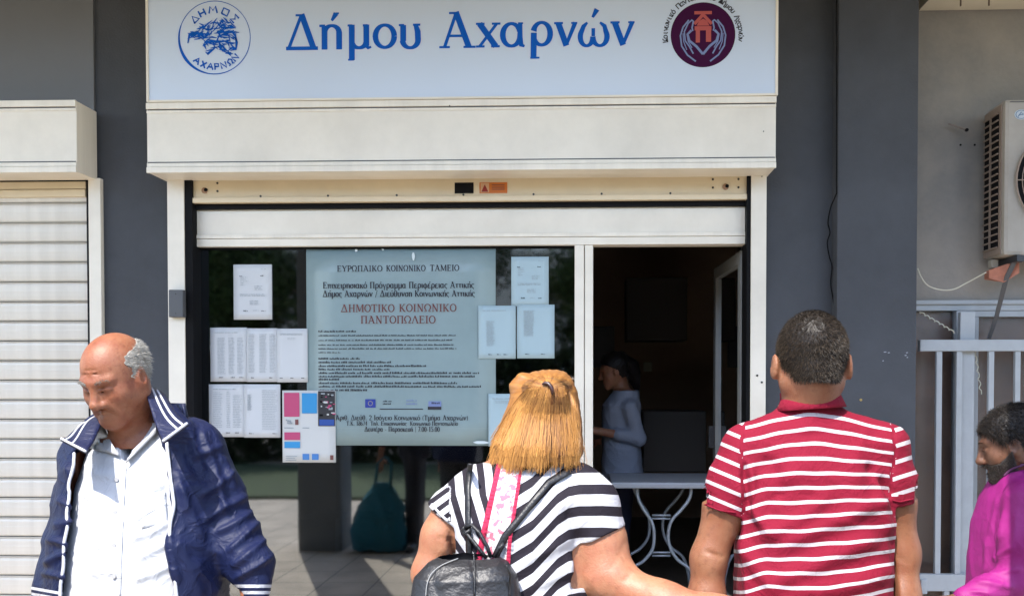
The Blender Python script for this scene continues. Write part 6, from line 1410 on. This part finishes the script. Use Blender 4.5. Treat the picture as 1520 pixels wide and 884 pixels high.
    # big soft collar laid open, with twin white lines
    def flap(c4,lines_,bulge=.012):
        c4=[np.array(P(*k)) for k in c4]
        def at_(u,v): return (c4[0]*(1-u)+c4[1]*u)*(1-v)+(c4[3]*(1-u)+c4[2]*u)*v+np.array([0,-bulge*math.sin(math.pi*min(1,v*1.1))*(.4+.6*math.sin(math.pi*u)),.004*math.sin(v*7)])
        nu,nv=8,12; V_=[at_(i/nu,j/nv) for j in range(nv+1) for i in range(nu+1)]; f=[(j*(nu+1)+i,(j+1)*(nu+1)+i,(j+1)*(nu+1)+i+1,j*(nu+1)+i+1) for j in range(nv) for i in range(nu)]
        ob=link('jacket_collar',mesh('jacket_collar',V_,f),M_c,jk,True); md=ob.modifiers.new('t','SOLIDIFY'); md.thickness=.006; md.offset=-1
        for a_,b2,r_ in lines_: MB().tube([Vector(at_(a_[0]+(b2[0]-a_[0])*t,a_[1]+(b2[1]-a_[1])*t))+Vector((0,-.002,0)) for t in np.linspace(0,1,14)],r_,6).build('collar_stripe',M_p,ob,True)
    M_c=cloth('navy_collar',(0.005,0.009,0.040),.5,weave=1500,bump=.03,crk=.3,sheen=0,spec=.5)
    flap([(128,628,2.19),(166,600,2.21),(128,672,2.03),(91,652,2.05)],[((.10,.04),(.14,1.0),.0026),((.36,.0),(.42,.98),.0024),((0,.99),(1,.99),.0030)])
    flap([(214,572,2.20),(240,580,2.24),(279,630,2.10),(243,657,2.03)],[((.45,.0),(.62,1),.0028),((.72,.0),(.86,1),.0028),((0,.985),(1,.985),.0034)])
    collar('collar_back',np.array([q(206,600)[0],ym-.015,q(0,600)[2]]),[(.076,-.050,0),(.072,-.02,0),(.068,.0,0)],M_c,jk,0,180,(0,.0),thick=.005)
    legs(par,(xm,ym,.92),.165,0,(0,-1),mat('charcoal_trousers',(0.03,0.03,0.035),.85,bump=.2),SHOE)
jacket_man()
# ---------------------------------------------------------------- man in magenta at the right edge
def magenta_man():
    Y0=2.85; q=qq(Y0); c=q(1502,659,.0); par=person('dark haired bearded man in a magenta top walking in profile at the right edge',(c[0]+.03,c[1],0))
    B=basis(66,-16); s=.92; xm=c[0]+.075; ym=Y0
    nb=q(1528,705,.0); sh=[q(1523,745,-.13),q(1545,735,.15)]; el=[q(1506,862,-.17),q(1500,868,.16)]; wr=[q(1421,893,-.20),q(1410,905,.08)]
    Fb=Field(Field.axis(xm-.38,xm+.30,.0065,(c[0]-.13,c[0]+.10),.0038),Field.axis(ym-.30,ym+.30,.0065,(c[1]-.12,c[1]+.12),.0038),Field.axis(.04,1.54,.0065,(1.20,1.50),.0038))
    head(Fb,c,B,s,neck=tuple(nb),nr=.056)
    Fb.loft([(.76,xm,ym,.10,.145),(.95,xm,ym,.10,.14),(1.1,xm,ym,.10,.14),(1.2,xm+.01,ym,.075,.12),(1.25,xm+.02,ym,.05,.06)],k=.03)
    for i in(0,1):
        Fb.chain([sh[i],el[i],wr[i]],[.045,.037,.025],.03); hand(Fb,wr[i],(-1,0,-.45),(0,1-2*i,-.4),.95,.5,side=1)
    for sx in(-1,1): Fb.chain([(xm+.03,ym+sx*.08,.80),(xm-sx*.06,ym+sx*.085,.45),(xm+sx*.10,ym+sx*.085,.09)],[.062,.036,.028],.03)
    V,Q=Fb.mesh(); V=relax(V,Q,1,.4); skin_mesh('body',V,Q,SK_dark,par)
    Fs=Field(np.arange(xm-.36,xm+.26,.0052),np.arange(ym-.27,ym+.27,.0052),np.arange(.72,1.31,.0052))
    def row(py,xl,xr,ay): a=q(xl,py,-.05); b_=q(xr,py,-.05); return (a[2],(a[0]+b_[0])/2,ym,(b_[0]-a[0])/2,ay)
    Fs.loft([row(697,1500,1560,.065),row(712,1490,1575,.12),row(745,1476,1590,.165),row(790,1464,1592,.165),row(840,1455,1590,.16),row(900,1452,1590,.16),row(960,1455,1590,.16)],p=2.5,k=.025)
    Fs.chain([sh[0],q(1517,800,-.16),el[0]],[.062,.058,.052],.03); Fs.chain([el[0],q(1462,876,-.19),q(1432,887,-.20)],[.050,.044,.036],.02); Fs.chain([sh[1],el[1],q(1440,895,.09)],[.06,.05,.038],.03)
    Fs.cap(q(1527,690,0),q(1529,740,0),.062,.07,.012); Fs.cap(q(1527,670,0),q(1528,702,0),.056,.056,.006,'cut')
    V,Q=Fs.mesh(); V=relax(V,Q,1); N=normals(V,Q)
    V+=N*(folds(V,N,[(1490,760,1480,800,4,.006),(1500,810,1476,830,4,.006),(1515,845,1470,850,4,.006),(1505,870,1450,862,4,.006),(1470,880,1440,876,3,.005),(1480,740,1470,790,4,.005),(1465,800,1460,850,4,.005),(1510,760,1500,820,5,.005)])+crinkle(V,13,.0045,31,(1,1,1),2))[:,None]
    m=cloth('magenta_cloth',(0.24,0.008,0.14),.6,crk=.3,cscale=12,spec=.4)
    o=skin_mesh('magenta_top',V,Q,m,par)
    drape_line('collar_edge',Fs,[(1490,706),(1500,697),(1512,692),(1524,689)],.0035,mat('dark_plum_trim',(0.05,0.005,0.04),.8),o,Y0-.1,.002)
    zl=lambda y,x: np.where(y<-.03,-.045,np.interp(y,[-.03,.012,.03,.055,.09],[-.01,.015,.01,.045,.070]))
    short_hair(par,c,B,s,zl,(0.004,0.0035,0.0035),(0.045,0.033,0.026),grow=.007,n=12000,L=.018,seed=9,mat_name='black_hair')
    # beard
    r_=np.random.default_rng(4); hm=hairmat('beard_hair',(0.008,0.006,0.005),(0.06,0.045,0.035),.6)
    Fq=Field(*Fb.ax); Fq.d=Fb.d-.003; g=None
    ix=[slice(max(0,int(np.searchsorted(a,c[k]-.15))),int(np.searchsorted(a,c[k]+.15))) for k,a in enumerate(Fb.ax)]
    Fq=Field(*[a[i] for a,i in zip(Fb.ax,ix)]); Fq.d=Fb.d[tuple(ix)]-.0035; g=np.meshgrid(*Fq.ax,indexing='ij'); w_=(np.stack([g[k]-c[k] for k in range(3)],-1)@B)/s
    x_,y_,z_=w_[...,0],w_[...,1],w_[...,2]; topz=np.interp(y_,[.0,.02,.05,.07,.085,.1],[-.01,-.028,-.048,-.050,-.046,-.046]); e=np.maximum(z_-topz,-.125-z_); e=np.maximum(e,.004-y_)
    e=np.maximum(e,-np.maximum(np.abs(z_+.067)-.008,np.abs(x_)-.018)*1.0); Fq.d=np.maximum(Fq.d,e.astype(np.float32))
    V,Q=Fq.mesh(); N=normals(V,Q); be=skin_mesh('beard',V,Q,hm,par,{'shade':r_.uniform(0,.3,len(V))}); p,nn=sample(V,Q,5000,None,1); d=nn+(-B[:,2])*.7+r_.normal(size=nn.shape)*.3; d/=np.linalg.norm(d,axis=1)[:,None]
    strands('beard_strands',p-nn*.001,d,r_.uniform(.004,.009,len(p)),.0011,hm,be,r_.uniform(0,.7,len(p)))['kind']='stuff'
    for sx in(-1,1):
        T=lambda x,y,z:(c+B@(np.array([x,y,z])*s))
        MB().tube([T(sx*(.018+.026*t),.088-.010*t,-.001) for t in np.linspace(0,1,6)],.0016,6).build('eye',mat('eye_dark',(0.02,0.012,0.01),.15),par,True)
        rt=np.array([T(sx*(.012+.034*t),.0955-.014*t,.0255+.004*math.sin(t*3)) for t in r_.random(90)]); strands('eyebrow',rt,np.tile(B@np.array([sx*.8,.5,.2]),(90,1)),r_.uniform(.005,.008,90),.0012,hm,par,r_.uniform(0,.4,90))['kind']='stuff'
    legs(par,(xm+.03,ym,.84),.13,0,(-1,0),mat('blue_jeans',(0.04,0.06,0.11),.85,bump=.2),SHOE,r_=.08)
magenta_man()
# ---------------------------------------------------------------- woman inside the shop, passer by with a bag (seen mirrored)
def side_person(label,c,B,s,gz,top,trous,hairc,arms,secs,neckp,longhair=False,topz=None,legx=0,shoe_d=(-1,0),skinm=SK_fair,lw=.09):
    par=person(label,(c[0],c[1],gz)); xm=secs[0][1]; ym=c[1]
    Fb=Field(np.arange(xm-.42,xm+.40,.0075),np.arange(ym-.34,ym+.34,.0075),np.arange(gz+.03,c[2]+.16,.0075))
    head(Fb,c,B,s,neck=neckp,nr=.05)
    Fb.loft([(a[0],a[1],a[2],a[3]*.85,a[4]*.85) for a in secs],k=.03)
    for sh_,el_,wr_,hd in arms: Fb.chain([sh_,el_,wr_],[.043,.035,.025],.03); hand(Fb,wr_,hd,(0,.3,-1),.92,.5,1)
    z0=secs[0][0]
    for sx in(-1,1): Fb.chain([(xm,ym+sx*.07,z0),(xm+legx,ym+sx*.08,gz+.45),(xm+legx,ym+sx*.085,gz+.09)],[.058,.034,.028],.03)
    V,Q=Fb.mesh(); skin_mesh('body',V,Q,skinm,par)
    Fs=Field(np.arange(xm-.40,xm+.40,.008),np.arange(ym-.30,ym+.30,.008),np.arange(z0-.05,c[2]-.06,.008)); Fs.loft(secs,k=.03)
    for sh_,el_,wr_,hd in arms:
        w_=np.array(el_)+(np.array(wr_)-np.array(el_))*.45; Fs.chain([sh_,el_,w_],[.058,.050,.045],.03)
    V,Q=Fs.mesh(); N=normals(V,Q); V+=N*crinkle(V,14,.006,7)[:,None]; skin_mesh('tunic' if longhair else 'shirt',V,Q,top,par)
    short_hair(par,c,B,s,lambda y,x:np.where(y<-.02,-.06,np.interp(y,[-.02,.05,.09],[-.0,.05,.07])),hairc,tuple(min(1,a*2) for a in hairc),grow=.016,n=1500,L=.02,seed=2,mat_name='dark_hair_plain')
    if longhair:
        Fh=Field(*[np.arange(c[k]-.2-(.15 if k==2 else 0),c[k]+.2,.008) for k in range(3)]); T=lambda x,y,z:(c+B@(np.array([x,y,z])*s))
        Fh.chain([T(0,-.09,.05),T(0,-.13,.0),T(0,-.14,-.09),T(0,-.13,-.17)],[.05,.05,.045,.02],.03); V,Q=Fh.mesh(); N=normals(V,Q); V+=N*crinkle(V,60,.003,3)[:,None]; skin_mesh('ponytail',V,Q,hairmat('dark_hair_plain2',hairc,tuple(a*2 for a in hairc),.7,.1),par,{'shade':np.full(len(V),.2)})
    Fp=Field(np.arange(xm-.35,xm+.35,.009),np.arange(ym-.3,ym+.3,.009),np.arange(gz+.02,z0+.12,.009))
    Fp.loft([(z0-.02,xm,ym,secs[0][3]*.93,secs[0][4]*.93),(z0+.08,xm,ym,secs[0][3]*.9,secs[0][4]*.9)],k=.03)
    for sx in(-1,1): Fp.chain([(xm,ym+sx*.075,z0),(xm+legx,ym+sx*.085,gz+.45),(xm+legx,ym+sx*.085,gz+.06)],[lw,.075,.06],.03)
    V,Q=Fp.mesh(); skin_mesh('trousers',V,Q,trous,par)
    for sx in(-1,1):
        S=Field(np.arange(xm-.4,xm+.4,.009),np.arange(ym-.3,ym+.3,.009),np.arange(gz-.02,gz+.14,.009)); a=np.array((xm+legx,ym+sx*.085,gz+.05)); S.cap(a,a+np.array((shoe_d[0]*.17,shoe_d[1]*.17,-.012)),.045,.04,.02); V,Q=S.mesh(); skin_mesh('shoe',V,Q,SHOE,par)
    return par
Y1=6.55; q=qq(Y1); c=q(911,550); xw=q(925,640)[0]
side_person('dark haired woman in a pale blue tunic standing inside the dark shop doorway',c,basis(96,-14),1.0,FL,cloth('pale_blue_tunic',(0.24,0.265,0.33),.8),mat('navy_trousers',(0.012,0.016,0.045),.8),(0.008,0.006,0.006),
  [(q(935,605,-.16),q(948,650,-.16),q(880,638,-.20),(-1,0,0)),(q(930,605,.15),q(935,650,.15),q(890,655,.10),(-1,0,0))],
  [(q(0,708)[2],q(925,0)[0],Y1,.155,.17),(q(0,665)[2],q(924,0)[0],Y1,.14,.155),(q(0,630)[2],q(922,0)[0],Y1,.135,.15),(q(0,600)[2],q(924,0)[0],Y1,.14,.165),(q(0,578)[2],q(930,0)[0],Y1,.09,.13)],tuple(q(926,585)),True,legx=-.02)
c=np.array([-1.56,1.75,1.52]); 
side_person('passer by in dark clothes standing beside a large teal bag outside the frame',c,basis(20,-5),1.0,0,cloth('dark_top',(0.02,0.02,0.03),.8),mat('black_jeans',(0.012,0.012,0.02),.8),(0.01,0.008,0.007),
  [((-1.76,1.75,1.36),(-1.84,1.74,1.08),(-1.88,1.76,.84),(0,0,-1)),((-1.36,1.75,1.36),(-1.31,1.74,1.08),(-1.31,1.78,.84),(0,0,-1))],
  [(.86,-1.56,1.75,.15,.12),(1.05,-1.56,1.75,.14,.11),(1.25,-1.56,1.75,.17,.11),(1.38,-1.56,1.75,.15,.08),(1.42,-1.56,1.75,.08,.06)],(-1.56,1.74,1.38),shoe_d=(0,1))
M_teal=cloth('teal_bag_fabric',(0.010,0.10,0.14),.7,crk=.8,cscale=9)
bg=empty('shopping_bag',(-1.86,1.9,0),'large teal fabric shopping bag standing on the pavement mirrored in the window','bag')
Fg=Field(np.arange(-2.15,-1.55,.01),np.arange(1.7,2.1,.01),np.arange(-.02,.72,.01)); Fg.loft([(0.02,-1.86,1.9,.25,.13),(.2,-1.86,1.9,.25,.14),(.4,-1.85,1.9,.22,.11),(.55,-1.83,1.9,.14,.06),(.64,-1.82,1.9,.07,.03)],p=3,k=.02)
V,Q=Fg.mesh(); N=normals(V,Q); V+=N*crinkle(V,10,.02,3)[:,None]; skin_mesh('bag_body',V,Q,M_teal,bg)
for sx in(-1,1): MB().tube([(-1.9,1.9+sx*.03,.60),(-1.87,1.9+sx*.03,.80),(-1.80,1.9+sx*.02,.86),(-1.74,1.9+sx*.03,.80),(-1.76,1.9+sx*.03,.60)],.009,6).build('handle',M_teal,bg,True)
